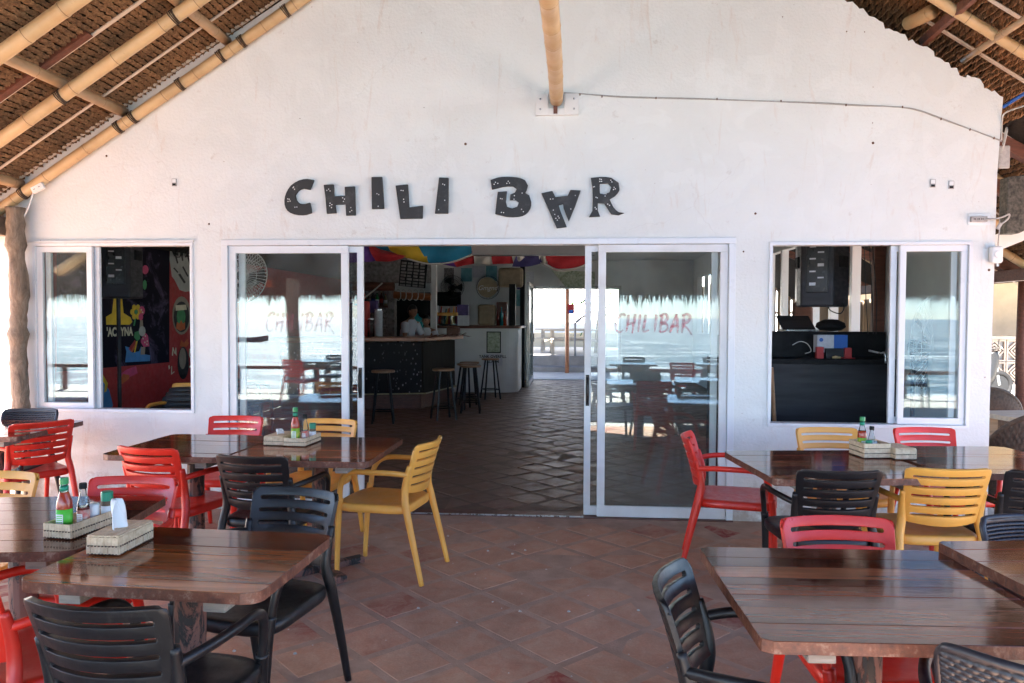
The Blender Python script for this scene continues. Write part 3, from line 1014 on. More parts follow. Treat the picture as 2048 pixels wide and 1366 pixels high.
def chair_leg(sx, front):
    if front:
        pts = [(sx*.192, -.245, 0), (sx*.198, -.236, .2), (sx*.205, -.224, .40), (sx*.212, -.215, .47)]
        rs = [.0145, .0165, .020, .021]
    else:
        pts = [(sx*.224, .305, 0), (sx*.217, .258, .20), (sx*.205, .205, .42), (sx*.189, .188, .52), (sx*.192, .198, .60), (sx*.198, .220, .68)]
        rs = [.0145, .018, .022, .022, .019, .014]
    p = smoothpath(pts, 4)
    r = []
    for i in range(len(p)):
        t = i/(len(p)-1)*(len(rs)-1); k = min(int(t), len(rs)-2)
        r.append(rs[k]+(rs[k+1]-rs[k])*(t-k))
    return MB().tube(p, r, 10, sq=1.0)
def chair_arm(sx):
    pts = [(sx*.212, -.213, .455), (sx*.222, -.205, .535), (sx*.236, -.175, .605), (sx*.245, -.11, .638), (sx*.248, 0, .643), (sx*.232, .12, .640), (sx*.196, .206, .628)]
    return MB().tube(smoothpath(pts, 5), .0145, 10, sq=1.15)
def chair_seat():
    b = MB()
    def outline(t, k=1.0):
        # super-elliptic plan, a little wider at the front
        c, s = math.cos(t), math.sin(t)
        e = .36
        x = math.copysign(abs(c)**e, c)*.222*k; y = math.copysign(abs(s)**e, s)*.225*k
        x *= 1-.05*(y/.225)
        if y < 0: y -= .022*(1-(x/.222)**2)*k
        return x, y-.012
    N = 40
    rings = [(.03, .436), (.5, .438), (.82, .443), (.95, .446), (1.0, .438), (1.005, .405), (.985, .398), (.9, .405), (.5, .415), (.03, .415)]
    base = len(b.v)
    for k, z in rings:
        for i in range(N):
            x, y = outline(2*PI*i/N, k)
            zz = z+(.012*(y/.2) if False else 0)
            b.v.append((x, y, zz))
    for j in range(len(rings)-1):
        for i in range(N):
            i2 = (i+1) % N
            b.f.append((j*N+i, j*N+i2, (j+1)*N+i2, (j+1)*N+i))
    b.f.append(tuple(range(N))); b.f.append(tuple((len(rings)-1)*N+i for i in range(N))[::-1])
    return b
def make_chair(name, colour, rattan=False):
    t = thing(name, '', 'chair', group='armchairs around the terrace tables')
    m = M[colour]
    chair_seat().build('seat', m, t, smooth=True)
    bo = (weave_back() if rattan else slat_back()).build('backrest', m, t, smooth=True, recalc=True)
    md = bo.modifiers.new('solid', 'SOLIDIFY'); md.thickness = .017; md.offset = 0
    if not rattan:
        mb_ = bo.modifiers.new('bevel', 'BEVEL'); mb_.width = .0045; mb_.segments = 2; mb_.limit_method = 'ANGLE'; mb_.angle_limit = rad(50)
    for sx in (-1, 1):
        chair_leg(sx, True).build('leg', m, t, smooth=True)
        chair_leg(sx, False).build('leg', m, t, smooth=True)
        chair_arm(sx).build('arm', m, t, smooth=True)
    if rattan:
        rim = [back_uv(u, z) for u, z in [(-1, .52), (-1, .65), (-1, .775), (-.95, .803), (-.86, .815), (-.4, .815), (0, .815), (.4, .815), (.86, .815), (.95, .803), (1, .775), (1, .65), (1, .52)]]
        MB().tube(smoothpath(rim, 4), .011, 8).build('rim', m, t, smooth=True)
    return t
M['rattan'] = pm('black moulded rattan plastic', (.030, .028, .034), .42, .3, 14)
PROTO = {}
def chair(kind, top, rot, label, zt=.805, name=None):
    """top: plan position of the middle of the backrest's top edge"""
    th = rad(rot)
    off = Vector((-math.sin(th)*.24, math.cos(th)*.24, 0))
    loc = Vector((top[0], top[1], 0))-off
    if kind not in PROTO:
        PROTO[kind] = make_chair('rattan_armchair' if kind == 'rattan' else 'slatted_armchair', kind, kind == 'rattan')
        o = PROTO[kind]; o.location = loc; o.rotation_euler = (0, 0, th)
    else:
        o = dup(PROTO[kind], loc, th)
    o['label'] = label
    return o
k_ = (1.54-.805)/(1.54-.82)
def T_(x, y): return (x*k_, -5.8+(y+5.8)*k_)
chair('red', T_(-2.393, -.58), 0, 'red slatted armchair against the wall between left window and glass door')
chair('red', T_(-2.317, -1.807), 168, 'red slatted armchair, back to us, at the joined tables left of the door')
chair('red', T_(-1.93, -2.628), 2, 'red slatted armchair facing us right behind the tissue box on the near left table')
chair('red', T_(-3.60, -.93), 236, 'red slatted armchair at the far left edge, drawn up to the light round-edged table')
chair('red', (-1.825, -3.70), 158, 'red slatted armchair cut off by the bottom left corner, its back to us')
chair('red', (.785, -.985), 79, 'red slatted armchair seen side on in front of the right glass door')
chair('red', T_(2.331, -.678), 3, 'red slatted armchair under the right window, behind the far right table')
chair('red', T_(.962, -3.048), 3, 'red slatted armchair facing us behind the big near right table')
chair('yellow', T_(-1.674, -.665), -8, 'yellow slatted armchair facing us behind the sauce basket beside the door')
chair('yellow', (-.865, -1.345), -100, 'yellow slatted armchair standing free at the open doorway, facing left')
chair('yellow', T_(-2.62, -2.58), 4, 'yellow slatted armchair at the left picture edge, behind the left table')
chair('yellow', T_(1.686, -.743), 3, 'yellow slatted armchair under the right window, behind the basket and tissue box')
chair('yellow', T_(1.833, -1.992), 181, 'yellow slatted armchair, back to us, at the far right tables')
chair('black', T_(-1.646, -1.996), 174, 'black slatted armchair with its back to us at the tables left of the door')
chair('black', T_(-1.139, -2.785), -13, 'black slatted armchair facing us at the right rear of the near left table')
chair('black', T_(-1.195, -3.978), 175, 'big black slatted armchair with its back to us at the bottom left')
chair('black', T_(1.286, -2.092), 183, 'black slatted armchair, back to us, left of the yellow one at right')
chair('black', T_(2.284, -2.004), 184, 'black slatted armchair cut by the right picture edge, beside the yellow one')
chair('black', (.325, -3.66), 74, 'black slatted armchair seen side on at the left end of the near right table')
chair('rattan', (-4.12, -.36), 6, 'black rattan-look armchair at the far left, behind the light table')
chair('rattan', T_(1.66, -3.04), 3, 'black rattan-look armchair facing us behind the right of the two near right tables')
chair('rattan', (1.02, -4.14), 152, 'black rattan-look armchair with its back to us in the bottom right corner')

# ================================================================ tables
def plank_outline(x0, x1, y0, y1, W, D, r):
    def hw(y):
        e = abs(y)-(D/2-r)
        return W/2 if e <= 0 else W/2-(r-math.sqrt(max(0, r*r-e*e)))
    n = 7
    ys = [y0+(y1-y0)*i/n for i in range(n+1)] if (abs(y0) > D/2-r-.001 or abs(y1) > D/2-r-.001) else [y0, y1]
    return [(hw(y), y) for y in ys]+[(-hw(y), y) for y in ys[::-1]]
def table(c, W, D, rot, label, n=7, seed=0, z=.75, r=.055, group='varnished plank tables', wood='plank'):
    rr = random.Random(seed)
    t = thing('plank_table', label, 'table', (c[0], c[1], 0), rad(rot), group)
    cuts = [-D/2]
    ws = [rr.uniform(.7, 1.35) for _ in range(n)]
    s = sum(ws)
    for w in ws: cuts.append(cuts[-1]+w/s*D)
    for i in range(n):
        g = .0004
        ol = plank_outline(0, 0, cuts[i]+(g if i else 0), cuts[i+1]-(g if i < n-1 else 0), W, D, r)
        dz = rr.uniform(-.0008, .0008)
        p = MB().prism(ol, z-.034, z+dz).build('plank', M[wood], t, bevel=.0012, seg=1, angle=50)
        p.data.materials.append(M['plank_edge'])
        for poly in p.data.polygons:
            if abs(poly.normal.z) < .5: poly.material_index = 1
    for x in (-W*.30, W*.30):
        MB().bx(x-.035, x+.035, -D*.44, D*.44, z-.075, z-.0345).build('batten', M['wood_batten'], t, bevel=.003)
    MB().bx(-W*.34, W*.34, -.04, .04, z-.115, z-.0755).build('bearer', M['wood_batten'], t, bevel=.003)
    pr = [(.050, .03), (.052, .2), (.049, .4), (.051, .55), (.048, z-.116)]
    MB().lathe(pr, 14).build('post', M['post'], t, smooth=False)
    for a in (0, PI/2):
        Mx = Matrix.Rotation(a+PI/4, 3, 'Z')
        MB().box((0, 0, .02 if a == 0 else .0205), (.56, .07, .038), Mx).build('foot', M['post'], t, bevel=.005)
    return t
table((-1.25, -3.42), .77, .60, -3, 'near left plank table with the white tissue box on its corner', seed=1, n=6, wood='plank_warm')
table((-2.10, -3.07), .80, .80, 8, 'plank table cut off by the left picture edge, holding the large sauce basket', seed=2)
table((-2.30, -1.335), .735, .775, -2, 'left of the two joined plank tables beside the door, with no basket of its own', seed=3, n=6, wood='plank_warm')
table((-1.50, -1.37), .83, .84, -1, 'right of the two joined plank tables beside the door, carrying basket and sauces', seed=4, wood='plank_warm')
table((-4.02, -.80), .80, .80, 5, 'pale sunlit plank table at the far left edge by the trunk', seed=5)
table((.866, -3.54), .81, .76, 2, 'big empty near right plank table', seed=6, n=8, r=.028)
table((1.70, -3.50), .82, .80, 6, 'empty plank table cut off by the right edge, lapping over its neighbour', seed=7, z=.782, r=.02)
table((1.405, -1.585), .90, .80, 7, 'plank table at the right window with red side chair at its end', seed=8)
table((2.30, -1.36), .82, .84, 3, 'far right plank table in front of the wall corner, nothing on it', seed=9)

# ================================================================ condiments
def weave_wall(b, p0, p1, z0, z1, rows, th, rr, pitch=.011):
    p0, p1 = Vector(p0), Vector(p1)
    d = (p1-p0); L = d.length; d.normalize(); nrm = Vector((d.y, -d.x, 0))
    n = max(3, int(L/pitch))
    for j in range(rows):
        a, c = z0+(z1-z0)*j/rows, z0+(z1-z0)*(j+1)/rows
        for i in range(n):
            q = p0+d*(L*(i+.5)/n)+nrm*rr.uniform(-.0012, .0012)
            Mx = Matrix((d, nrm, Vector((0, 0, 1)))).transposed()
            b.box((q.x, q.y, (a+c)/2), (L/n*.94, th, (c-a)*.93), Mx)
def tray(loc, rot, L, W, H, rows, label, lid=False, tissue=None, cat='basket', name='woven_basket', seed=0):
    rr = random.Random(seed)
    t = thing(name, label, cat, loc, rad(rot), 'woven baskets on the tables')
    b = MB(); h = (L/2, W/2)
    C = [(-h[0], -h[1], 0), (h[0], -h[1], 0), (h[0], h[1], 0), (-h[0], h[1], 0)]
    for i in range(4): weave_wall(b, C[i], C[(i+1) % 4], .003, H, rows, .0055, rr)
    w = b.build('weave', M['weave'], t, recalc=False); tag(w, kind='stuff')
    st = MB()
    for i in range(4):
        p0, p1 = Vector(C[i]), Vector(C[(i+1) % 4]); n = int((p1-p0).length/.012)
        for z in ([.004]+[H*j/rows for j in range(1, rows)]):
            for j in range(n):
                q = p0.lerp(p1, (j+.5)/n); dn = (p1-p0).normalized(); nr = Vector((dn.y, -dn.x, 0))
                q = q+nr*.0028
                st.box((q.x, q.y, z), (.006, .003, .0035) if abs(dn.x) > .5 else (.003, .006, .0035))
    s_ = st.build('stitching', M['weave_dark'], t, recalc=False); tag(s_, kind='stuff')
    MB().bx(-h[0]+.002, h[0]-.002, -h[1]+.002, h[1]-.002, .002, .006).build('base', M['weave'], t)
    if lid:
        lb = MB(); n = int(W/.010)
        for j in range(n):
            y = -h[1]+W*(j+.5)/n
            lb.box((0, y, H+.003+rr.uniform(-.0008, .0008)), (L*.995, W/n*.9, .005))
        l_ = lb.build('lid', M['weave'], t, recalc=False)
    if tissue:
        tb = MB()
        wd, hg = tissue
        def fn(u, v):
            x = (-wd/2+wd*u)*(1-.10*v)*math.sqrt(max(.02, 1-.92*v**4))
            y = .016*math.sin(u*6.5)*(1-.35*v)+.006*math.sin(u*17+v*5)*v+.012*v
            z = H+.001+hg*(v-.10*v*(u-.35)**2)
            return (x, y, z)
        tb.grid(fn, 20, 14)
        to = tb.build('tissue', M['paper'], t, smooth=True, solid=.0012)
    return t
def bottle(loc, h, r, sauce, cap, label_m, text, cat='bottle', name='sauce_bottle', fill=.62, neck=.34):
    t = thing(name, text, cat, loc, group='sauce bottles on the tables')
    prof = [(r*.92, 0), (r, .004), (r, h*.48), (r*.96, h*.56), (r*.62, h*.72), (r*neck+.003, h*.80), (r*neck+.003, h*.90)]
    k = 1.0
    inn = [(x*k, z) for x, z in prof if z <= h*fill+.001]
    if inn[-1][1] < h*fill:
        (ra, za), (rb, zb) = prof[len(inn)-1], prof[len(inn)]
        f = (h*fill-za)/(zb-za); inn.append(((ra+(rb-ra)*f)*k, h*fill))
    MB().lathe(inn, 20).build('sauce', M[sauce], t, smooth=True)
    MB().lathe([(inn[-1][0], inn[-1][1]+.0005)]+[q for q in prof if q[1] > h*fill], 20).build('glass_body', M['clear'], t, smooth=True)
    MB().lathe([(r*1.012, h*.08), (r*1.012, h*.44)], 20).build('label', M[label_m], t, smooth=True)
    MB().bx(-r*.5, r*.5, -r*1.03-.001, -r*1.03, h*.16, h*.36).build('label_print', M['paper'], t)
    for q_ in range(5): MB().bx(-r*.4, r*.4, -r*1.03-.0016, -r*1.03-.0011, h*(.18+.035*q_), h*(.195+.035*q_)).build('print_line', M[label_m] if label_m != 'paper' else M['dark'], t)
    rc = r*neck+.0055
    MB().lathe([(rc, h*.88), (rc*1.05, h*.885), (rc*1.05, h*.97), (rc*.95, h)], 18).build('cap', M[cap], t, smooth=False, bevel=.001)
    if cap == 'green_cap':
        MB().lathe([(rc*1.0, h*.77), (rc*1.0, h*.85)], 18).build('neck_band', M['teal_cap'], t, smooth=True)
    return t
def shaker(loc, text, cap='teal_cap', body='clear', h=.075, r=.021, label_m='paper'):
    t = thing('spice_shaker', text, 'shaker', loc, group='shakers on the tables')
    MB().lathe([(r*.95, 0), (r, .003), (r, h*.66), (r*.9, h*.72)], 18).build('body', M[body], t, smooth=True)
    if cap: MB().lathe([(r*.98, h*.70), (r*1.02, h*.71), (r*1.02, h*.97), (r*.9, h)], 18).build('cap', M[cap], t, bevel=.001)
    if label_m: MB().lathe([(r*1.01, h*.12), (r*1.01, h*.55)], 18).build('label', M[label_m], t, smooth=True)
    return t
M['label_red'] = pm('cream and red label', (.55, .40, .32), .5, .2, 60, col2=(.55, .06, .05))
M['label_multi'] = pm('yellow green label', (.55, .45, .05), .5, .2, 45, col2=(.05, .40, .04))
M['spice'] = pm('brown spice', (.14, .10, .06), .7, .3, 60)
TZ = .7515
# near left
tray((-1.790, -3.175, TZ), 83, .225, .112, .054, 2, 'large open woven basket of sauces on the left edge table', seed=1)
tray((-1.530, -3.350, TZ), 89, .195, .110, .060, 2, 'woven tissue box with a big white tissue standing out of it', lid=True, tissue=(.070, .105), cat='tissue box', name='tissue_box', seed=2)
bottle((-1.815, -3.232, TZ+.007), .20, .0262, 'sauce', 'green_cap', 'green_label', 'tall red chilli sauce bottle with bright green label in the near left basket', fill=.74)
bottle((-1.772, -3.190, TZ+.007), .172, .021, 'soy', 'dark', 'label_red', 'slim hot sauce bottle with black cap beside the near left chilli bottle', fill=.5)
shaker((-1.772, -3.137, TZ+.007), 'white milk-glass salt shaker without a coloured cap in the near left basket', None, 'white', .115, .023, None)
shaker((-1.748, -3.085, TZ+.007), 'glass spice shaker with teal cap in the near left basket', 'teal_cap', 'spice', .118, .021)
# middle
tray((-1.658, -1.235, TZ), 86, .24, .133, .052, 2, 'small open woven basket of sauces on the tables beside the door', seed=3)
tray((-1.800, -1.225, TZ), 87, .215, .122, .052, 2, 'frayed woven tissue box beside the door-side sauce basket', lid=True, tissue=(.08, .035), cat='tissue box', name='tissue_box', seed=4)
bottle((-1.680, -1.300, TZ+.007), .225, .026, 'sauce', 'green_cap', 'label_multi', 'tall chilli sauce bottle with yellow and green label on the door-side table', fill=.74)
bottle((-1.630, -1.270, TZ+.007), .18, .022, 'soy', 'dark', 'label_red', 'slim hot sauce bottle with black cap on the door-side table', fill=.45)
shaker((-1.610, -1.19, TZ+.007), 'spice shaker with teal cap half hidden on the door-side table', 'teal_cap', 'spice', .115, .02)
# right
tray((1.722, -1.335, TZ), 98, .165, .150, .085, 3, 'tall grey open woven basket of sauces on the right window table', seed=5)
tray((1.868, -1.355, TZ), 98, .175, .118, .058, 2, 'closed pale woven tissue box beside the tall grey basket', lid=True, cat='tissue box', name='tissue_box', seed=6)
bottle((1.690, -1.310, TZ+.007), .215, .025, 'sauce', 'green_cap', 'label_multi', 'leaning chilli sauce bottle with green cap in the tall grey basket')
bottle((1.730, -1.345, TZ+.007), .165, .021, 'clear', 'dark', 'paper', 'pale shaker bottle with dark cap in the tall grey basket', fill=.3)
shaker((1.755, -1.30, TZ+.007), 'white salt jar lying low in the tall grey basket', None, 'white', .105, .023, None)
shaker((1.700, -1.385, TZ+.007), 'small spice shaker with teal cap at the rim of the tall grey basket', 'teal_cap', 'spice', .092, .018)
# ================================================================ wall sign letters
LET = {
 'C': [[(243, 110), (205, 104), (160, 112), (115, 140), (88, 182), (78, 225), (85, 265), (110, 292), (155, 305), (200, 303), (230, 293), (228, 270), (220, 235), (195, 243), (165, 240), (145, 220), (140, 195), (155, 172), (185, 158), (222, 165)]],
 'H': [[(296, 137), (350, 134), (355, 200), (415, 197), (412, 148), (468, 145), (473, 305), (420, 308), (417, 245), (360, 248), (367, 294), (313, 297), (305, 200)]],
 'I': [[(561, 94), (620, 93), (631, 269), (563, 271)]],
 'L': [[(694, 141), (762, 134), (770, 262), (846, 252), (843, 324), (720, 326)]],
 'I2': [[(935, 96), (988, 98), (986, 296), (912, 296)]],
 'B': [[(1220, 110), (1260, 96), (1310, 92), (1370, 96), (1412, 112), (1428, 140), (1420, 168), (1412, 182), (1435, 195), (1446, 230), (1440, 270), (1415, 300), (1375, 314), (1310, 314), (1246, 299), (1260, 176), (1312, 172), (1305, 230), (1312, 258), (1340, 268), (1368, 258), (1378, 235), (1360, 222), (1328, 222), (1330, 190), (1355, 180), (1365, 160), (1345, 146), (1290, 148), (1228, 163)]],
 'A': [[(1502, 183), (1563, 170), (1580, 204), (1648, 197), (1663, 165), (1720, 168), (1690, 255), (1654, 340), (1625, 268), (1622, 243), (1598, 250), (1605, 275), (1643, 371), (1587, 378)]],
 'R': [[(1776, 98), (1830, 93), (1890, 98), (1930, 125), (1935, 165), (1910, 200), (1880, 218), (1900, 260), (1930, 288), (1962, 293), (1930, 305), (1890, 300), (1850, 240), (1815, 238), (1815, 280), (1828, 313), (1765, 316), (1785, 280), (1785, 150)],
       [(1825, 130), (1870, 128), (1890, 150), (1880, 178), (1850, 190), (1826, 185)]],
}
LBL = {'C': 'black cut-out letter C opening the wall sign', 'H': 'black cut-out letter H of the wall sign', 'I': 'black cut-out letter I between H and L of the wall sign',
       'L': 'black cut-out letter L of the wall sign', 'I2': 'black cut-out letter I beside the gap before the B', 'B': 'black cut-out letter B after the gap in the wall sign',
       'A': 'black cut-out letter A hung askew and upside down', 'R': 'black cut-out letter R with a curled foot ending the wall sign'}
DOTS = {
 'C': [(125, 152), (133, 160), (128, 148), (96, 214), (104, 216), (108, 226), (97, 228), (135, 260), (146, 259)],
 'H': [(312, 167), (330, 170), (322, 160), (330, 238), (340, 246), (328, 252), (338, 262), (400, 208), (404, 228), (410, 215), (445, 262), (450, 278), (440, 286)],
 'I': [(590, 185), (600, 190), (597, 255)], 'L': [(724, 167), (735, 168), (738, 216), (740, 231)],
 'I2': [(955, 132), (965, 136), (966, 222), (932, 274)],
 'B': [(1247, 122), (1240, 133), (1260, 128), (1318, 116), (1325, 126), (1310, 128), (1275, 212), (1284, 214), (1352, 196), (1395, 182), (1350, 216), (1280, 289), (1292, 290), (1392, 272), (1402, 285)],
 'A': [(1552, 215), (1566, 214), (1568, 276), (1576, 300), (1595, 310), (1582, 322), (1600, 320), (1590, 332), (1665, 270), (1690, 195)],
 'R': [(1826, 104), (1834, 106), (1826, 117), (1836, 117), (1887, 110), (1893, 120), (1905, 150), (1912, 158), (1902, 162), (1790, 148), (1796, 146), (1850, 182), (1860, 186), (1855, 198), (1805, 205), (1812, 208), (1870, 243), (1880, 250), (1800, 262), (1806, 270)],
}
def letter_mat():
    t = NT('black painted plywood')
    v = t.coords('World', (1, 1, 1), jitter=False)
    c = t.mix(t.ramp(t.noise(v, 9, 6, .7), [(.52, 0.0), (.78, .55)]), (.012, .012, .012), (.11, .105, .10))
    t.col(c); t.rough(.6); t.bump(t.noise(v, 70, 4), .3, .003)
    return t.m
M['letter'] = letter_mat()
def subdiv(lp, k=2):
    # soften traced curves
    out = []
    n = len(lp)
    for i in range(n):
        p0, p1, p2, p3 = [Vector(lp[(i+q-1) % n]) for q in range(4)]
        a = (p1-p0); b = (p2-p1); c = (p3-p2)
        if a.angle(b) < .75 and b.angle(c) < .75 and min(a.length, c.length) > 1:
            out.append(tuple(p1)); out.append(tuple((p1+p2)/2+((p1+p2)-(p0+p3))*.0625))
        else:
            out.append(tuple(p1))
    return out
S8 = 740/2048
for k, loops in LET.items():
    pts = [[at(540+x*S8, 320+y*S8, -.025) for x, y in (subdiv(lp) if k in 'CBR' else lp)] for lp in loops]
    cx = sum(p.x for p in pts[0])/len(pts[0]); cz = sum(p.z for p in pts[0])/len(pts[0])
    me = flat_mesh([[(p.x-cx, p.z-cz) for p in lp] for lp in pts], .018)
    me.materials.append(M['letter'])
    L = inst('sign_letter', me, None, (cx, -.024, cz))
    tag(L, LBL[k], 'letter', 'letters of the wall sign')
    md = L.modifiers.new('bevel', 'BEVEL'); md.width = .0025; md.segments = 1; md.limit_method = 'ANGLE'
    db = MB()
    for x, y in DOTS[k]:
        p = at(540+x*S8, 320+y*S8, -.035)
        db.lathe([(.0046, 0), (.0040, .0016), (.0015, .0024)], 7, (p.x-cx, -.0003, p.z-cz), RXZ)
    tag(db.build('studs', M['white'], L), kind='stuff')

# ================================================================ fittings on the wall
def wallbox(name, label, cat, px, py, w, h, d, mat, bev=.004, group=None):
    p = at(px, py, 0)
    o = MB().box((0, -d/2, 0), (w, d, h)).build(name, M[mat], None, bevel=bev)
    o.location = (p.x, -.001, p.z)
    return tag(o, label, cat, group)
def socket_small(px, py, label):
    p = at(px, py, 0)
    t = thing('wall_socket', label, 'socket', (p.x, -.001, p.z), group='small square sockets in the wall')
    MB().box((0, -.003, 0), (.040, .006, .060)).build('plate', M['cable'], t, bevel=.002)
    MB().box((0, -.0075, .012), (.030, .003, .028)).build('rocker', M['white'], t, bevel=.001)
    MB().box((0, -.0075, -.017), (.026, .003, .016)).build('contact', M['dark'], t)
socket_small(1865, 367, 'small square socket on the right of the wall, the left one of a close pair')
socket_small(1902, 370, 'small square socket on the right of the wall, the right one of a close pair')
socket_small(349, 365, 'small square socket high on the wall above the left window')
p = at(1956, 439, 0)
t = thing('power_outlet', 'white triple power outlet with plugged cables at the wall corner', 'outlet', (p.x, -.001, p.z))
MB().box((.006, -.003, 0), (.155, .006, .085)).build('backplate', M['white'], t, bevel=.002)
MB().box((-.004, -.018, 0), (.112, .024, .042)).build('body', M['cable'], t, bevel=.004)
for x in (-.038, -.012, .014):
    for s in (-1, 1): MB().box((x+s*.005, -.0315, 0), (.003, .003, .012)).build('slot', M['dark'], t)
MB().tube(smoothpath([(.04, -.03, 0), (.09, -.05, -.002), (.14, -.06, .01), (.19, -.05, .03), (.18, -.05, -.005), (.13, -.05, -.045), (.12, -.05, -.06)]), .006, 7).build('plug_cable', M['cable'], t, smooth=True)
MB().box((.122, -.05, -.055), (.022, .022, .05), Matrix.Rotation(.5, 3, 'Y')).build('plug', M['cable'], t, bevel=.004)
p = at(1987, 510, 0)
t = thing('emergency_bell', 'white plastic doorbell box with round button near the wall corner', 'bell box', (p.x, -.001, p.z))
MB().box((0, -.03, 0), (.082, .056, .125)).build('case', M['white'], t, bevel=.018, seg=3)
MB().lathe([(.028, 0), (.028, .004), (.024, .007)], 20, (0, -.058, 0), RXZ).build('button', M['white'], t)
MB().tube(smoothpath([(.015, -.03, .06), (.02, -.02, .1), (.03, -.015, .2), (.03, -.01, .26)]), .004, 6).build('lead', M['cable'], t, smooth=True)
MB().tube([(.01, -.03, -.06), (.015, -.03, -.085)], .012, 8).build('gland', M['steel'], t)
p = at(92, 380, 0)
t = thing('junction_box', 'small white socket box fixed beside the lower end of the wall rafter', 'socket', (p.x, -.09, p.z))
t.rotation_euler = (0, -.45, 0)
MB().box((0, 0, 0), (.105, .03, .052)).build('case', M['white'], t, bevel=.005)
for x in (-.025, .02): MB().box((x, -.0155, 0), (.012, .002, .004)).build('slot', M['dark'], t)
MB().tube(smoothpath([(-.05, 0, -.01), (-.09, .0, -.05), (-.14, 0, -.10), (-.25, .02, -.16)]), .005, 6).build('lead', M['white'], t, smooth=True)
# twin cable with staples
path = [(1128, 185), (1160, 187), (1250, 193), (1400, 197), (1500, 201), (1650, 206), (1720, 210), (1780, 213), (1830, 218), (1885, 237), (1940, 258), (1990, 276), (2003, 281)]
P = [at(x, y, -.006) for x, y in path]
M['rust'] = pm('rusted iron', (.20, .09, .045), .85, .5, 60, col2=(.07, .035, .02))
t = thing('wall_cable', 'thin twin cable stapled along the wall from bamboo pole to right corner', 'cable', P[0])
MB().tube(smoothpath([p-P[0] for p in P], 5), .0030, 6).build('wire', M['cable'], t, smooth=True)
MB().tube(smoothpath([p-P[0]+Vector((0, -.002, -.006+.003*math.sin(i*2))) for i, p in enumerate(P)], 5), .0024, 6).build('wire', M['cable'], t, smooth=True)
for x, y in ((1160, 189), (1204, 193), (1312, 196), (1434, 198), (1562, 202), (1692, 210), (1805, 214), (1882, 238), (1940, 259), (1988, 276)):
    q = at(x, y, -.008)-P[0]
    MB().box(q, (.008, .010, .016)).build('staple', M['rust'], t, bevel=.002)
q = [at(2003, 281, .02), at(2004, 240, -.01), at(2012, 225, -.05), at(2048, 212, -.3), at(2100, 200, -.6)]
o = MB().tube(smoothpath(q, 6), .006, 7).build('loose_cable', M['rope_white'], None, smooth=True); tag(o, 'white cable bending off round the wall corner up to the roof', 'cable')
q = [at(2003, 306, .0), at(2008, 290, -.015), at(2014, 262, -.02), at(2012, 258, .05), at(2006, 290, .05)]
o = MB().tube(smoothpath(q, 6), .006, 7).build('loose_cable', M['rope_white'], None, smooth=True); tag(o, 'short loop of white cable sticking out at the wall corner', 'cable')
# bolts, nails and old fixings
for i, (x, y, r_) in enumerate([(213, 312, .012), (931, 288, .014), (1746, 286, .013), (1511, 427, .012), (1487, 503, .009), (1693, 63, .006), (1729, 64, .005), (1565, 34, .005), (1978, 540, .013), (418, 448, .011), (1745, 246, .005), (848, 215, .004), (600, 237, .004), (280, 243, .004)]):
    p = at(x, y, 0)
    o = MB().lathe([(r_*.8, 0), (r_*.55, .005), (r_*.2, .008)], 6, (0, 0, 0), RXZ).build('rusty_bolt', M['rust'], None)
    o.location = (p.x, -.0005, p.z)
    tag(o, ['rusty bolt stub above the left window, nearest the bamboo rafter', 'rusty bolt stub high above the door, between the two words of the sign', 'rusty bolt stub above the right window, under the cable', 'rusty fixing between door and right window, above the frames', 'round rust stain bolt beside the right end of the door frame', 'small nail high on the right gable, left of a close pair', 'small nail high on the right gable, right of a close pair', 'tiny nail at the top right of the gable', 'torn plaster fixing under the doorbell box', 'square rusty fixing above the gap between left window and door', 'tiny nail just under the stapled cable', 'tiny nail above the letters, left of the bamboo bracket', 'tiny nail in the wall above the first letters', 'tiny nail in the wall near the left rafter'][i], 'bolt', 'old fixings in the wall')
# ================================================================ inside the bar
def atx(px, py, X):
    d = _f + _R*((px-1024)/FPX) - _U*((py-683)/FPX)
    return CAM + d*((X-CAM.x)/d.x)

# ---- bar counter
M['flecks'] = None
def fleck_mat():
    t = NT('black panel with shell flecks')
    v = t.coords('Object', (1, 1, .7))
    vo = t.n('ShaderNodeTexVoronoi'); vo.inputs['Scale'].default_value = 17; t.l(v, vo.inputs['Vector'])
    f = t.ramp(vo.outputs['Distance'], [(.16, 1.0), (.26, 0.0)])
    g = t.ramp(t.noise(v, 2.2, 3), [(.42, 0.0), (.6, 1.0)])
    mu = t.n('ShaderNodeMath', operation='MULTIPLY'); t.l(f, mu.inputs[0]); t.l(g, mu.inputs[1])
    t.col(t.mix(mu.outputs[0], (.012, .011, .012), (.30, .28, .30))); t.rough(.6); t.b.inputs['Specular IOR Level'].default_value = .2; t.bump(f, .6, .01)
    return t.m
M['flecks'] = fleck_mat()
M['reed'] = pm('woven reed panel', (.05, .04, .03), .85, .5, 4, spec=.15, stretch=(30, 30, .6), bump=.5, bscale=20)
bc = thing('bar_counter', 'dark bar counter with flecked panels and timber top inside the doorway', 'counter')
PL = [(-4.7, 6.15), (-2.50, 6.75), (-2.18, 8.15), (-2.60, 8.6)]
def wallrun(a, b, z0, z1, th, mat, name, parent, off=0.0):
    a, b = Vector((*a, 0)), Vector((*b, 0))
    d_ = (b-a).normalized(); nr = Vector((d_.y, -d_.x, 0))
    m = (a+b)/2+nr*off
    Mx = Matrix((d_, -nr, Vector((0, 0, 1)))).transposed()
    return MB().box((m.x, m.y, (z0+z1)/2), ((b-a).length, th, z1-z0), Mx).build(name, M[mat], parent)
for i, mt in enumerate(('flecks', 'reed', 'reed')):
    wallrun(PL[i], PL[i+1], .24, 1.12, .08, mt, 'front_panel', bc)
    wallrun(PL[i], PL[i+1], 0, .24, .06, 'wood_red', 'plinth', bc, -.04)
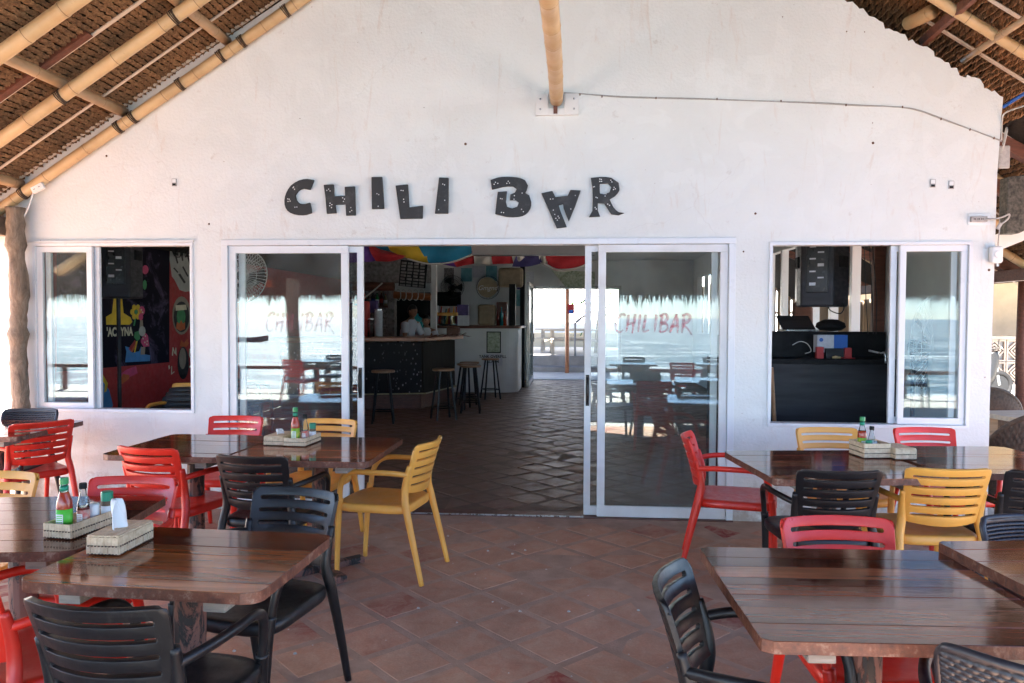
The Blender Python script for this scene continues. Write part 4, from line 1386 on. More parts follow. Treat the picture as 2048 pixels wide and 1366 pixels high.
ol = [(-4.8, 5.95), (-2.40, 6.55), (-1.98, 8.15), (-2.5, 8.85), (-2.9, 8.3), (-3.0, 7.2), (-4.8, 6.75)]
MB().prism(ol, 1.14, 1.205).build('counter_top', M['wood_orange'], bc, bevel=.01)
for a, b in zip(PL[:-1], PL[1:]):
    MB().tube([(a[0]+.10, a[1]-.16, .27), (b[0]+.10, b[1]-.16, .27)], .012, 8).build('foot_rail', M['gold'], bc)
fr = MB(); rr = random.Random(3)
for i in range(40):
    t = i/39; a = Vector((-2.40, 6.55, 1.21)).lerp(Vector((-1.98, 8.15, 1.21)), t)
    an = rr.uniform(-.6, .6); L = rr.uniform(.12, .3)
    fr.bar(a, a+Vector((math.cos(an)*L*.6, math.sin(an)*L, rr.uniform(-.03, .05))), .03, .004)
f_ = fr.build('palm_leaf_trim', M['wood_red'], bc); tag(f_, kind='stuff')

# ---- stools
def make_stool():
    t = thing('bar_stool', '', 'stool', group='round wooden bar stools')
    MB().lathe([(.165, .735), (.172, .742), (.172, .76), (.165, .768)], 20).build('seat', M['wood_seat'], t)
    for k in range(4):
        a = PI/4+k*PI/2
        MB().tube([(math.cos(a)*.11, math.sin(a)*.11, .735), (math.cos(a)*.215, math.sin(a)*.215, 0)], .0165, 8).build('leg', M['metal_black'], t)
    for k in range(4):
        a, b = PI/4+k*PI/2, PI/4+(k+1)*PI/2
        MB().tube([(math.cos(a)*.19, math.sin(a)*.19, .18), (math.cos(b)*.19, math.sin(b)*.19, .18)], .010, 6).build('rung', M['metal_black'], t)
    return t
st0 = None
for i, (x, y, rz, lb) in enumerate([(-2.71, 4.98, .2, 'round bar stool standing alone in front of the flecked counter panel'), (-1.90, 5.45, .5, 'round bar stool in front of the reed counter corner'),
                      (-1.60, 6.30, .1, 'nearest bar stool of the cluster of three'), (-1.72, 6.75, .7, 'middle bar stool of the cluster of three'), (-1.74, 7.2, .3, 'rearmost bar stool of the cluster of three'),
                      (-1.50, 8.4, .4, 'farthest bar stool in front of the white tank notice')]):
    if st0 is None:
        st0 = make_stool(); o = st0; o.location = (x, y, 0); o.rotation_euler = (0, 0, rz)
    else: o = dup(st0, (x, y, 0), rz)
    o['label'] = lb

# ---- white curved service counter with notices
wc = thing('service_counter', 'white round-cornered service counter with dark wooden shelf top', 'counter')
arc = [(-1.36+.30*math.sin(t*PI/2/8), 9.86-.30*math.cos(t*PI/2/8)) for t in range(9)]
ol = [(-2.75, 9.56)]+arc+[(-1.06, 11.4), (-2.75, 11.4)]
MB().prism(ol, 0, 1.315).build('base', M['cream_white'], wc, bevel=.01)
ol2 = [(-2.9, 9.50), (-1.36, 9.50)]+[(-1.36+.36*math.sin(t*PI/16), 9.86-.36*math.cos(t*PI/16)) for t in range(1, 9)]+[(-1.0, 11.4), (-2.9, 11.4)]
MB().prism(ol2, 1.316, 1.37).build('shelf_top', M['wood_red'], wc, bevel=.006)
def poster(name, label, cat, x0, y0, x1, y1, Y, mat, th=.006, group=None, border=None):
    a, b = at(x0, y1, Y), at(x1, y0, Y)
    o = MB().bx(0, b.x-a.x, -th, 0, 0, b.z-a.z).build(name, M[mat], None)
    o.location = (a.x, Y, a.z)
    tag(o, label, cat, group)
    if border:
        w, h = b.x-a.x, b.z-a.z; k = .02
        f = MB(); f.bx(-k, 0, -th-.006, 0, -k, h+k); f.bx(w, w+k, -th-.006, 0, -k, h+k); f.bx(0, w, -th-.006, 0, -k, 0); f.bx(0, w, -th-.006, 0, h, h+k)
        f.build('picture_frame', M[border], o)
    return o
def pm_print(name, a, b, scale, stretch=(1, 1, 1)):
    return pm(name, a, .6, .2, scale, col2=b, stretch=stretch)
M['print_a'] = pm_print('green grey print', (.55, .58, .46), (.20, .26, .15), 22)
M['print_b'] = pm_print('teal print', (.10, .32, .36), (.22, .45, .50), 9)
M['print_c'] = pm_print('dark collage print', (.07, .05, .05), (.35, .33, .32), 26)
M['print_d'] = pm_print('tan sack cloth', (.28, .22, .14), (.20, .15, .09), 12)
M['print_e'] = pm_print('white notice', (.62, .63, .66), (.5, .5, .54), 30)
M['print_f'] = pm_print('purple blue print', (.10, .07, .22), (.05, .03, .10), 8)
M['print_g'] = pm_print('green leaflet', (.22, .48, .10), (.6, .62, .5), 8)
po = poster('framed_notice', 'framed green-white picture hanging on the white counter', 'picture', 975, 665, 1000, 704, 9.552, 'print_a', border='dark')
nt = poster('tank_notice', 'white paper reading TANK OVERFILL ALARM on the white counter', 'notice', 966, 708, 1005, 731, 9.552, 'print_e', .003)
w_ = at(1005, 720, 9.55).x-at(966, 720, 9.55).x
for k, (tx, zz) in enumerate((('TANK OVERFILL', .16), ('ALARM', .055))):
    me = text_mesh(tx, .078, .0006, bold=.0015); me.materials.append(M['dark'])
    c = inst('printed_line', me, nt, (w_*.5, -.0045, zz), (PI/2, 0, 0))

# ---- partition behind, posters, fans, clutter
pw = MB().bx(-4.94, -1.06, 11.6, 11.72, 0, 2.94).build('kitchen_partition', M['cream_white'], None)
tag(pw, 'whitewashed partition wall behind the service counter, covered in notices', 'wall')
YP = 11.598
for i, (n_, lb, ct, x0, y0, x1, y1, mt) in enumerate([
    ('hatch_shade', 'black sheet painted for the dark open hatch below the left bar fan', 'board', 872, 584, 922, 612, 'dark'),  # dark sheet stands in for the shade inside the open hatch
    ('collage_poster', 'dark collage poster left of the bar fans', 'poster', 888, 536, 908, 566, 'print_c'),
    ('teal_poster', 'teal poster above the left bar fan', 'poster', 922, 536, 944, 563, 'print_b'),
    ('white_notice', 'white notice beside the teal poster above the fans', 'notice', 944, 532, 970, 555, 'print_e'),
    ('blue_poster', 'pale blue poster above the round fan sign', 'poster', 972, 532, 994, 562, 'print_b'),
    ('menu_sheet', 'white printed sheet right of the bar clutter', 'notice', 1052, 544, 1068, 567, 'print_e'),
    ('green_leaflet', 'small green leaflet beside the white printed sheet', 'leaflet', 1042, 544, 1051, 568, 'print_g'),
    ('turquoise_sheet', 'turquoise sheet on the door side of the service hatch', 'notice', 1031, 580, 1048, 612, 'print_b'),
    ('badge_plate', 'small dark plate with yellow badge above the turquoise sheet', 'plate', 1034, 556, 1046, 579, 'print_f')]):
    poster(n_, lb, ct, x0, y0, x1, y1, YP-.002*(i+1), mt, .006)
a = at(1040, 562, 11.5); o = MB().lathe([(.022, 0), (.022, .004)], 12, (0, 0, 0), RXZ).build('badge', M['yellow'], None); o.location = (a.x, 11.57, a.z); tag(o, 'round yellow badge on the small dark plate', 'badge')

def grille(b, c, R_, Mx, n=44, wire=.0022, dome=.05):
    c = Vector(c)
    for rr_, dz in ((1, 0), (.66, .72), (.33, .95)):
        ring = [c+Mx @ Vector((math.cos(t*PI/16)*R_*rr_, math.sin(t*PI/16)*R_*rr_, dome*dz)) for t in range(33)]
        b.tube(ring, wire*(2.2 if rr_ == 1 else 1), 5, cap=False)
    for k in range(n):
        a = 2*PI*k/n
        b.tube([c+Mx @ Vector((math.cos(a)*R_*q, math.sin(a)*R_*q, dome*(1-q**2.2))) for q in (.12, .4, .7, 1)], wire, 4, cap=False)
def fan(name, label, c, R_, yaw, tilt, mat, pole=None, blade='dark', wallarm=None, cagemat=None):
    t = thing(name, label, 'fan', c, yaw)
    Mx = Matrix.Rotation(PI/2+tilt, 3, 'X')            # local z -> towards -y
    g = MB(); grille(g, (0, 0, 0), R_, Mx); grille(g, (0, 0, 0), R_, Mx, dome=-.09)
    o = g.build('cage', M[cagemat or mat], t, recalc=False)
    for k in range(3):
        a0 = k*2*PI/3
        def fn(u, v):
            r_ = .05+(R_*.86-.05)*v; a = a0+(-.36+.72*u)*(.6+.5*v)
            return Mx @ Vector((math.cos(a)*r_, math.sin(a)*r_, -.035+.05*(u-.5)))
        MB().grid(fn, 4, 5).build('blade', M[blade], t, smooth=True, solid=.003)
    MB().lathe([(.05, 0), (.06, .02), (.06, .06), (.03, .11)], 14, Mx @ Vector((0, 0, -.17)), Mx).build('motor', M[mat], t, smooth=True)
    MB().lathe([(.042, 0), (.042, .008), (.03, .012)], 16, Mx @ Vector((0, 0, .044)), Mx).build('hub_cap', M[mat], t)
    if pole:
        MB().tube([(0, .14, -.03), (0, .14, -c[2]+.03)], .017, 10).build('pole', M[mat], t)
        MB().lathe([(.20, 0), (.20, .015), (.05, .04)], 20, (0, .14, -c[2]+.003)).build('foot', M[mat], t, smooth=False)
    if wallarm:
        MB().tube([(0, .14, -.02), (0, wallarm*.6, -.12), (0, wallarm, -.14)], .016, 8).build('bracket', M[mat], t)
    return t
p = at(905, 574, 11.0); fan('wall_fan', 'black wall fan above the dark hatch sheet behind the bar', p, .26, .1, -.1, 'metal_black', wallarm=.55)
p = at(976, 575, 11.0)
fs = fan('wall_fan', 'black wall fan carrying a pale gold disc sign', p, .26, -.05, -.05, 'metal_black', wallarm=.55)
MB().lathe([(.225, 0), (.225, .006)], 28, (0, -.062, 0), RXZ).build('sign_disc', M['gold'], fs)
me = text_mesh('Gmgnd', .15, .001, shear=.35); me.materials.append(M['white'])
inst('script_lettering', me, fs, (0, -.072, -.06), (PI/2, 0, 0))
# counter clutter
def clutter(name, label, cat, px0, px1, py_top, Y, mat, d=.2, z0=1.371, bev=.008):
    a, b = at(px0, py_top, Y), at(px1, py_top, Y)
    o = MB().bx(0, b.x-a.x, 0, d, 0, b.z-z0).build(name, M[mat], None, bevel=bev)
    o.location = (a.x, Y, z0)
    return tag(o, label, cat)
cr = thing('plastic_crate', 'orange-yellow plastic crate with bottles and packets on the service counter', 'crate', (at(870, 640, 9.8).x, 9.75, 1.371))
w = at(913, 640, 9.8).x-at(870, 640, 9.8).x
b = MB(); b.bx(0, w, 0, .3, 0, .02)
for x in (0, w-.015): b.bx(x, x+.015, 0, .3, .02, .20)
b.bx(.015, w-.015, 0, .012, .02, .20); b.bx(.015, w-.015, .288, .3, .02, .20)
b.build('tub', M['clear'], cr)
MB().bx(-.01, w+.01, -.012, .312, .201, .27).build('rim_band', M['yellow'], cr)
rr = random.Random(12)
for i in range(11):
    x = .03+(w-.06)*i/10
    MB().tube([(x, .05+.2*rr.random(), .03), (x+rr.uniform(-.05, .06), .12, rr.uniform(.34, .45))], [.025, .012], 6).build('packet', M[rr.choice(['yellow', 'paper', 'teal', 'red_card', 'yellow'])], cr)
clutter('price_card', 'small white price card standing on the service counter', 'card', 915, 938, 631, 9.6, 'print_e', .01)
clutter('purple_box', 'dull purple carton behind the white price card', 'carton', 914, 936, 609, 9.95, 'print_f', .2)
clutter('flour_sack', 'tan paper sack standing on the service counter', 'sack', 955, 990, 609, 9.85, 'print_d', .25, bev=.05)
clutter('tall_speaker', 'tall narrow black column at the right end of the service counter', 'speaker', 1018, 1031, 568, 9.8, 'dark', .2)
clutter('bottle_rack', 'dark red rack of bottles left of the black column', 'rack', 993, 1014, 604, 10.1, 'wood_red', .2)
for i, (x, h_) in enumerate(((996, 620), (1003, 614), (1010, 622))):
    a = at(x, h_, 9.9)
    o = MB().lathe([(.035, 0), (.035, (a.z-1.371)*.6), (.012, (a.z-1.371)*.78), (.012, a.z-1.371)], 12).build('liquor_bottle', M[('soy', 'teal', 'sauce')[i]], None, smooth=True)
    o.location = (a.x, 9.9, 1.371); tag(o, ('dark red', 'teal', 'bright red')[i]+' bottle in front of the dark red bottle rack', 'bottle')
o = clutter('draped_cloth', 'brown cloth bundle hanging above the black column', 'cloth', 996, 1046, 535, 10.6, 'print_d', .2, 2.2, .06)
o = clutter('cash_desk', 'small red timber box on the bar counter end', 'box', 893, 917, 655, 8.25, 'wood_red', .2, 1.206)

# ---- back bar on the left
bb = thing('back_bar_shelf', 'mottled back bar wall with timber log lintel behind the counter', 'shelf unit', (0, 0, 0))
def bbpart(n_, px0, px1, py0, py1, Y, d_, mt, **k):
    a, b_ = at(px0, py1, Y), at(px1, py0, Y)
    return MB().bx(a.x, b_.x, Y, Y+d_, a.z, b_.z).build(n_, M[mt], bb, **k)
M['mottle'] = pm('grey mottled stone paint', (.36, .34, .32), .8, .3, 14, col2=(.12, .11, .10))
bbpart('mottled_wall', 700, 862, 480, 566, 9.2, .12, 'mottle')
bbpart('pillar', 776, 789, 581, 700, 8.9, .2, 'mottle')
bbpart('back_panel', 690, 777, 581, 700, 9.3, .1, 'print_c')
bbpart('dark_recess', 789, 862, 585, 700, 9.6, .06, 'dark')
bbpart('side_post', 861, 872, 525, 700, 9.25, .14, 'cream_white')
a, b_ = at(700, 573, 8.6), at(788, 573, 8.6)
MB().tube([a, b_], .085, 12).build('log_lintel', M['wood_red'], bb)
a, b_ = at(788, 590, 8.9), at(862, 594, 8.9)
MB().tube([a, b_], .07, 12).build('log_lintel', M['wood_orange'], bb)
for i, x in enumerate((797, 808, 820, 832, 844)):
    c = at(x, 590, 8.8)
    ring = [c+Vector((math.sin(t*PI/10)*.05, -.02, math.cos(t*PI/10)*.105)) for t in range(-2, 13)]
    MB().tube(ring, .010, 6).build('rope_coil', M['rope_white'], bb, smooth=True)
q = [at(722, 600, 8.3), at(740, 587, 8.3), at(765, 566, 8.3)]
o = MB().tube(smoothpath(q), .014, 8).build('white_hose', M['rope_white'], None, smooth=True); tag(o, 'white hose running up to the log lintel behind the bar', 'hose')
mb = thing('menu_board', 'tilted slatted menu board hanging over the back bar', 'board', at(826, 548, 8.4), 0)
mb.rotation_euler = (0, .09, 0)
MB().bx(-.26, .26, 0, .02, -.25, .25).build('panel', M['dark'], mb)
rr = random.Random(9)
for i in range(4):
    for j in range(8):
        MB().bx(-.235+i*.122, -.235+i*.122+rr.uniform(.08, .108), -.008, 0, .205-j*.06-.03, .205-j*.06+rr.uniform(.006, .014)).build('menu_strip', M['mottle'], mb)
bbpart('bottle_shelf', 700, 776, 611, 615, 9.05, .22, 'wood_red')
zs_ = at(740, 611, 9.05).z+.001
for i in range(9):
    a = at(704+i*8.4, 600, 9.15)
    h_ = (.27, .24, .30, .26, .22, .29, .25, .28, .23)[i]
    t_ = thing('shelf_bottle', ('dark red', 'teal', 'clear', 'bright red', 'brown', 'clear blue-labelled', 'green', 'dark red-labelled', 'gold')[i]+' bottle, '+('first', 'second', 'third', 'fourth', 'fifth', 'sixth', 'seventh', 'eighth', 'ninth')[i]+' from the left on the back bar shelf', 'bottle', (a.x, 9.15, zs_), group='bottles on the back bar shelf')
    MB().lathe([(.033, 0), (.035, .01), (.035, h_*.6), (.013, h_*.76), (.013, h_*.94)], 10).build('body', M[('soy', 'teal', 'clear', 'sauce', 'spice', 'clear', 'green_cap', 'soy', 'gold')[i]], t_, smooth=True)
    MB().lathe([(.036, h_*.18), (.036, h_*.48)], 10).build('label', M[('paper', 'gold', 'red_card', 'paper', 'paper', 'blue', 'paper', 'red_card', 'paper')[i]], t_, smooth=True)
    MB().lathe([(.015, h_*.94), (.015, h_)], 8).build('cap', M[('dark', 'gold', 'red_card')[i % 3]], t_)
def jar(px, py0, Y, r_, mt, label, capm='dark'):
    a = at(px, py0, Y); h_ = a.z-1.206
    t = thing('drink_dispenser', label, 'dispenser', (a.x, Y, 1.206))
    MB().lathe([(r_, 0), (r_, h_*.9), (r_*.9, h_*.94)], 16).build('vessel', M[mt], t, smooth=True)
    MB().lathe([(r_*.98, h_*.941), (r_*.98, h_)], 16).build('lid', M[capm], t)
jar(730, 598, 7.0, .085, 'red_card', 'red drum-shaped dispenser at the left edge of the back bar')
jar(742, 637, 6.9, .06, 'clear', 'clear drink dispenser beside the red drum', 'steel')
jar(757, 618, 7.1, .07, 'print_e', 'frosted tall drink dispenser on the bar', 'steel')
clutter('purple_carton', 'purple and white carton above the drink dispensers', 'carton', 738, 753, 601, 7.6, 'print_f', .15, 1.62)

# ---- people behind the counter
def person(name, label, loc, rotz, s, lean, arms, shirt='shirt', head_turn=0.0, head_nod=0.0):
    t = thing(name, label, 'person', loc, rotz)
    V = [(0, 0, .93), (0, 0, 1.10), (0, -lean*.4, 1.28), (0, -lean, 1.43), (0, -lean-.02, 1.50), (0, -lean-.035, 1.56)]
    R = [.135, .125, .145, .12, .058, .055]
    E = [(i, i+1) for i in range(5)]
    def chain(start, pts, rs):
        k = start
        for p_, r_ in zip(pts, rs):
            V.append(p_); R.append(r_); E.append((k, len(V)-1)); k = len(V)-1
        return k
    for sx in (-1, 1):
        chain(0, [(sx*.09, 0, .88), (sx*.10, -.01, .48), (sx*.10, .0, .09), (sx*.11, -.14, .04)], [.09, .062, .045, .035])
        el, wr = arms[0 if sx < 0 else 1]
        k = chain(3, [(sx*.17, -lean, 1.42), el], [.058, .043])
        k = chain(k, [wr], [.03])
        d_ = (Vector(wr)-Vector(el)).normalized()
        pa = Vector(wr)+d_*.075
        k = chain(k, [tuple(pa)], [.03])
    me = bpy.data.meshes.new('body'); me.from_pydata([tuple(Vector(v)*s) for v in V], E, []); me.update()
    body = bpy.data.objects.new('body', me); link(body, t)
    md = body.modifiers.new('skin', 'SKIN')
    for i, sv in enumerate(me.skin_vertices[0].data):
        sv.radius = (R[i]*s*(1.15 if 0 < i < 4 else 1), R[i]*s*(.8 if i < 4 else 1)); sv.use_root = (i == 0)
    body.modifiers.new('sub', 'SUBSURF').render_levels = 2
    me.materials.append(M['skin'])
    # fingers on both hands
    fb_ = MB()
    for sx in (-1, 1):
        el, wr = arms[0 if sx < 0 else 1]
        d_ = (Vector(wr)-Vector(el)).normalized(); pa = Vector(wr)+d_*.085
        side = d_.cross(Vector((0, 0, 1))).normalized()
        for k, L in enumerate((.062, .072, .068, .052)):
            p0 = pa+side*((k-1.5)*.019)
            fb_.tube([p0*s, (p0+d_*L*.5+Vector((0, 0, -.008)))*s, (p0+d_*L*.85+Vector((0, 0, -.03)))*s], .0085*s, 6)
        p0 = Vector(wr)+d_*.04+side*(-sx*.03)
        fb_.tube([p0*s, (p0+side*(-sx*.03)+d_*.03)*s, (p0+side*(-sx*.035)+d_*.06)*s], .0095*s, 6)
    hn = fb_.build('fingers', M['skin'], t, smooth=True)
    # shirt over the trunk with short sleeves
    sb = MB()
    prof = [(.150, .098, .90, 0), (.150, .10, 1.0, 0), (.155, .11, 1.15, -lean*.25), (.175, .115, 1.30, -lean*.5), (.185, .108, 1.40, -lean*.9), (.14, .09, 1.46, -lean), (.07, .072, 1.50, -lean-.015)]
    N_ = 18
    for a_, b2, z, yo in prof:
        for k in range(N_):
            an = 2*PI*k/N_
            sb.v.append((math.cos(an)*a_*s, (math.sin(an)*b2+yo)*s, z*s))
    for j in range(len(prof)-1):
        for k in range(N_):
            k2 = (k+1) % N_; sb.f.append((j*N_+k, j*N_+k2, (j+1)*N_+k2, (j+1)*N_+k))
    for sx in (-1, 1):
        el, wr = arms[0 if sx < 0 else 1]
        sh = Vector((sx*.15, -lean, 1.42)); e_ = Vector(el)
        sb.tube([sh*s, sh.lerp(e_, .45)*s, sh.lerp(e_, .72)*s], [.075*s, .068*s, .07*s], 12, cap=False)
    sb.build('shirt', M[shirt], t, smooth=True)
    pb = MB()
    for sx in (-1, 1):
        pb.tube([(sx*.085*s, 0, .95*s), (sx*.095*s, -.01*s, .5*s), (sx*.10*s, 0, .10*s)], [.10*s, .078*s, .062*s], 12)
    pb.build('trousers', M['dark'], t, smooth=True)
    # head
    h = bpy.data.objects.new('head', None); link(h, t)
    hc = Vector((0, -lean-.05, 1.645))*s
    hm = MB()
    def hf(u, v):
        th, ph = 2*PI*u, PI*v
        x, y, z = math.sin(ph)*math.cos(th), math.sin(ph)*math.sin(th), math.cos(ph)
        r_ = 1.0
        if z < 0: x *= 1-.28*z*z; 
        if y < 0 and z < 0: y *= 1+.08*z
        nose = math.exp(-((x/.16)**2+((z+.12)/.22)**2))*(.17 if y < 0 else 0)
        brow = math.exp(-((z-.18)/.10)**2)*(.03 if y < 0 else 0)
        eye = sum(math.exp(-(((x-sx*.38)/.16)**2+((z-.05)/.10)**2)) for sx in (-1, 1))*(.06 if y < 0 else 0)
        lip = math.exp(-((x/.28)**2+((z+.48)/.06)**2))*(.05 if y < 0 else 0)
        return hc+Vector((x*.073, y*.092-(nose+brow-eye+lip)*.092, z*.112))*s
    hm.grid(hf, 32, 24)
    ho = hm.build('face', M['skin'], t, smooth=True, recalc=False)
    em = MB()
    for sx in (-1, 1):
        em.lathe([(.001, -.011), (.009, -.007), (.011, 0), (.009, .007), (.001, .011)], 8, hc+Vector((sx*.028, -.078, .006))*s)
    em.build('eyes', M['hair'], t, smooth=True)
    er = MB()
    for sx in (-1, 1): er.lathe([(.004, -.03), (.016, -.018), (.02, 0), (.017, .018), (.004, .03)], 8, hc+Vector((sx*.075, .005, -.005))*s)
    er.build('ears', M['skin'], t, smooth=True)
    hr = MB()
    def hairf(u, v):
        th, ph = 2*PI*u, PI*.62*v
        x, y, z = math.sin(ph)*math.cos(th), math.sin(ph)*math.sin(th), math.cos(ph)
        lim = .32 if y < -.25 else -.35
        if z < lim: z = lim+(z-lim)*.08
        n_ = 1.08+.03*math.sin(th*9+ph*5)
        return hc+Vector((x*.073*n_, y*.092*n_+.006, z*.112*n_+.006))*s
    hr.grid(hairf, 36, 16)
    hro = hr.build('hair', M['hair'], t, smooth=True, recalc=False)
    bpy.data.objects.remove(h)
    return t
person('person', 'person in a pale T-shirt with short black hair bending to work behind the bar', (-2.99, 7.75, 0), rad(62), 1.0, .12, [((-.27, -.22, 1.16), (-.10, -.45, 1.18)), ((.27, -.2, 1.15), (.12, -.46, 1.17))])
person('person', 'shorter person with black hair half hidden behind the first at the bar', (-2.62, 8.0, 0), rad(-15), .9, .05, [((-.27, -.05, 1.16), (-.16, -.28, 1.20)), ((.27, -.05, 1.16), (.18, -.28, 1.2))])
a = at(833, 620, 8.5); o = MB().lathe([(.11, 0), (.13, .03), (.13, .28), (.10, .33), (.04, .37), (.04, .41)], 16).build('water_cooler_bottle', M['teal'], None, smooth=True); o.location = (a.x, 8.5, 1.2); tag(o, 'teal water cooler bottle between the two people', 'water bottle')
cs = MB().bx(-.25, .25, -.15, .2, 0, 1.198).build('cooler_stand', M['dark'], None); cs.location = (a.x, 8.5, 0); tag(cs, 'dark stand under the teal water bottle', 'stand')

# ---- parachute cloth swagged under the ceiling
for k, c in (('p_blue', (.02, .24, .42)), ('p_yellow', (.80, .52, .04)), ('p_red', (.55, .03, .04)), ('p_purple', (.15, .05, .32)), ('p_navy', (.07, .06, .2)), ('p_white', (.66, .62, .56))):
    M[k] = pm(k.replace('p_', 'parachute '), c, .75, .15, 6)
def swag(parent, quads, Y, bulge=.18):
    for mt, top, bot in quads:
        tp = smoothpath([at(x, y, Y) for x, y in top], 4); bt = smoothpath([at(x, y, Y) for x, y in bot], 4)
        def samp(P_, u):
            f = u*(len(P_)-1); i = min(int(f), len(P_)-2); return P_[i].lerp(P_[i+1], f-i)
        def fn(u, v):
            p = samp(tp, u).lerp(samp(bt, u), v)
            p.y -= bulge*math.sin(PI*v*.8)+.02*math.sin(u*9+v*4)
            return p
        MB().grid(fn, 14, 8).build('panel', M[mt], parent, smooth=True, recalc=False)
pc = thing('parachute_canopy', 'blue, yellow, red and purple parachute cloth sagging inside the doorway', 'canopy', (0, 0, 0))
swag(pc, [('p_purple', [(690, 470), (737, 470)], [(690, 526), (725, 526), (755, 523)]),
          ('p_red', [(737, 480), (760, 498), (815, 512)], [(755, 523), (785, 524), (818, 514)]),
          ('p_blue', [(690, 470), (774, 470)], [(737, 480), (760, 498), (784, 503)]),
          ('p_yellow', [(774, 470), (828, 470), (856, 500)], [(784, 503), (818, 518), (860, 527)]),
          ('p_blue', [(828, 470), (890, 470), (946, 470)], [(860, 527), (890, 526), (920, 520), (946, 508)])], 4.8)
q = smoothpath([at(815, 518, 4.62), at(860, 528, 4.6), at(905, 524, 4.6), at(948, 508, 4.62)], 6)
MB().tube(q, .012, 6).build('hem_cord', M['p_white'], pc, smooth=True)
pc2 = thing('parachute_canopy', 'red, white and navy parachute cloth hanging deeper in the room above the service counter', 'canopy', (0, 0, 0))
swag(pc2, [('p_purple', [(880, 520), (905, 515)], [(886, 530), (915, 535)]),
           ('p_red', [(905, 515), (950, 500)], [(915, 535), (950, 528)]),
           ('p_white', [(950, 498), (984, 498)], [(950, 528), (986, 531)]),
           ('p_red', [(984, 498), (1022, 498)], [(986, 529), (1028, 528)]),
           ('p_white', [(1022, 498), (1040, 498)], [(1028, 528), (1056, 525)]),
           ('p_navy', [(1040, 498), (1076, 498)], [(1025, 534), (1056, 534), (1085, 527)]),
           ('p_white', [(1076, 498), (1090, 498)], [(1080, 525), (1096, 530)]),
           ('p_red', [(1090, 498), (1180, 498)], [(1094, 528), (1115, 538), (1150, 536), (1180, 524)])], 9.0)
q = smoothpath([at(1080, 524, 8.9), at(1115, 541, 8.85), at(1150, 538, 8.85), at(1185, 523, 8.9)], 6)
MB().tube(q, .02, 6).build('hem_cord', M['p_white'], pc2, smooth=True)
M['duct'] = pm('grey painted steel', (.30, .29, .29), .5, .2, 4)
a, b_ = at(944, 510, 3.6), at(1190, 492, 3.6)
o = MB().bx(a.x, b_.x, 3.6, 3.8, a.z, a.z+.16).build('duct_beam', M['duct'], None, bevel=.006); tag(o, 'grey metal beam crossing under the ceiling inside the doorway', 'beam')
a, b_ = at(1102, 575, 11.8), at(1190, 540, 11.8)
o = MB().prism([(0, (b_.z-a.z)), (b_.x-a.x, (b_.z-a.z)*.9), (b_.x-a.x, 0), ((b_.x-a.x)*.35, 0)], 0, .02, RXZ).build('painted_banner', M['print_a'], None); o.location = (a.x, 11.8, a.z); tag(o, 'tattered pale banner over the back door', 'banner')

# ---- back doorway leaf
bd = thing('glass_door', 'open aluminium glass door leaf at the back doorway', 'door', (-.93, 10.9, 0))
M['alu_grey'] = pm('weathered aluminium', (.40, .38, .36), .35, .2, 10, metal=.6)
b = MB(); b.bx(-.03, .03, 0, .07, 0.01, 2.33); b.bx(-.03, .03, 1.83, 1.9, .01, 2.33); b.bx(-.029, .029, .07, 1.83, 2.26, 2.33); b.bx(-.029, .029, .07, 1.83, .01, .12)
b.build('stile_frame', M['alu_grey'], bd)
MB().bx(-.004, .004, .07, 1.83, .12, 2.26).build('pane', M['glass'], bd)
MB().bx(-.05, .05, 1.86, 1.88, .95, 1.15).build('handle', M['metal_black'], bd)
b = MB(); b.bx(-1.0, -.93, 12.86, 13.06, 0, 2.33); b.bx(1.18, 1.25, 12.86, 13.06, 0, 2.33); b.bx(-.93, 1.18, 12.86, 13.06, 2.25, 2.329)
b.build('back_door_frame', M['alu_grey'], bar)
MB().bx(-1.10, -1.0, 10.75, 10.9, 0, 2.94).build('door_pillar', M['dark'], bar)

# ================================================================ mural seen through the left window
XM = -4.948
mu = thing('wall_mural', 'red and black painted mural on the side wall behind the left window', 'mural', (0, 0, 0))
ZS = 220/859
def mpt(x, y, k=0): return atx(180+x*ZS, 480+y*ZS, XM+.003*k)
def mpoly(n_, pts, mt, k):
    P_ = [mpt(x, y, k) for x, y in pts]
    b = MB(); n = len(P_)
    b.add(P_+[p-Vector((.0015, 0, 0)) for p in P_], [tuple(range(n)), tuple(range(n, 2*n))[::-1]]+[(i, (i+1) % n, n+(i+1) % n, n+i) for i in range(n)])
    return b.build(n_, M[mt], mu)
def ell(cx, cy, rx, ry, n=16, ph=0): return [(cx+rx*math.cos(2*PI*i/n+ph), cy+ry*math.sin(2*PI*i/n+ph)) for i in range(n)]
for k, c in (('m_red', (.42, .03, .03)), ('m_yel', (.80, .55, .03)), ('m_cream', (.70, .66, .48)), ('m_blue', (.05, .24, .55)), ('m_green', (.04, .26, .09)), ('m_pink', (.62, .07, .19)), ('m_orange', (.55, .12, .03)), ('m_grey', (.42, .43, .40)), ('m_black', (.012, .012, .014)), ('m_face', (.30, .25, .19))):
    M[k] = pm(k.replace('m_', 'mural '), c, .6, .25, 10)
def galaxy():
    t = NT('mural night sky')
    v = t.coords('World', jitter=False)
    f = t.ramp(t.noise(v, 2.6, 6, .65, 1.2), [(.55, 0.0), (.80, 1.0)])
    t.col(t.mix(f, (.012, .010, .018), (.16, .13, .22))); t.rough(.8); t.b.inputs['Specular IOR Level'].default_value = .1
    return t.m
M['m_galaxy'] = galaxy()
MB().bx(XM-.001, XM+.001, .2, 12, .02, 2.9).build('red_field', M['m_red'], mu)
mpoly('black_panel', [(-260, -60), (622, -60), (620, 955), (-260, 1030)], 'm_galaxy', 1)
mpoly('painted_shape', [(188, 440), (250, 440), (262, 570), (318, 605), (330, 640), (310, 662), (128, 662), (126, 600), (172, 572)], 'm_yel', 2)
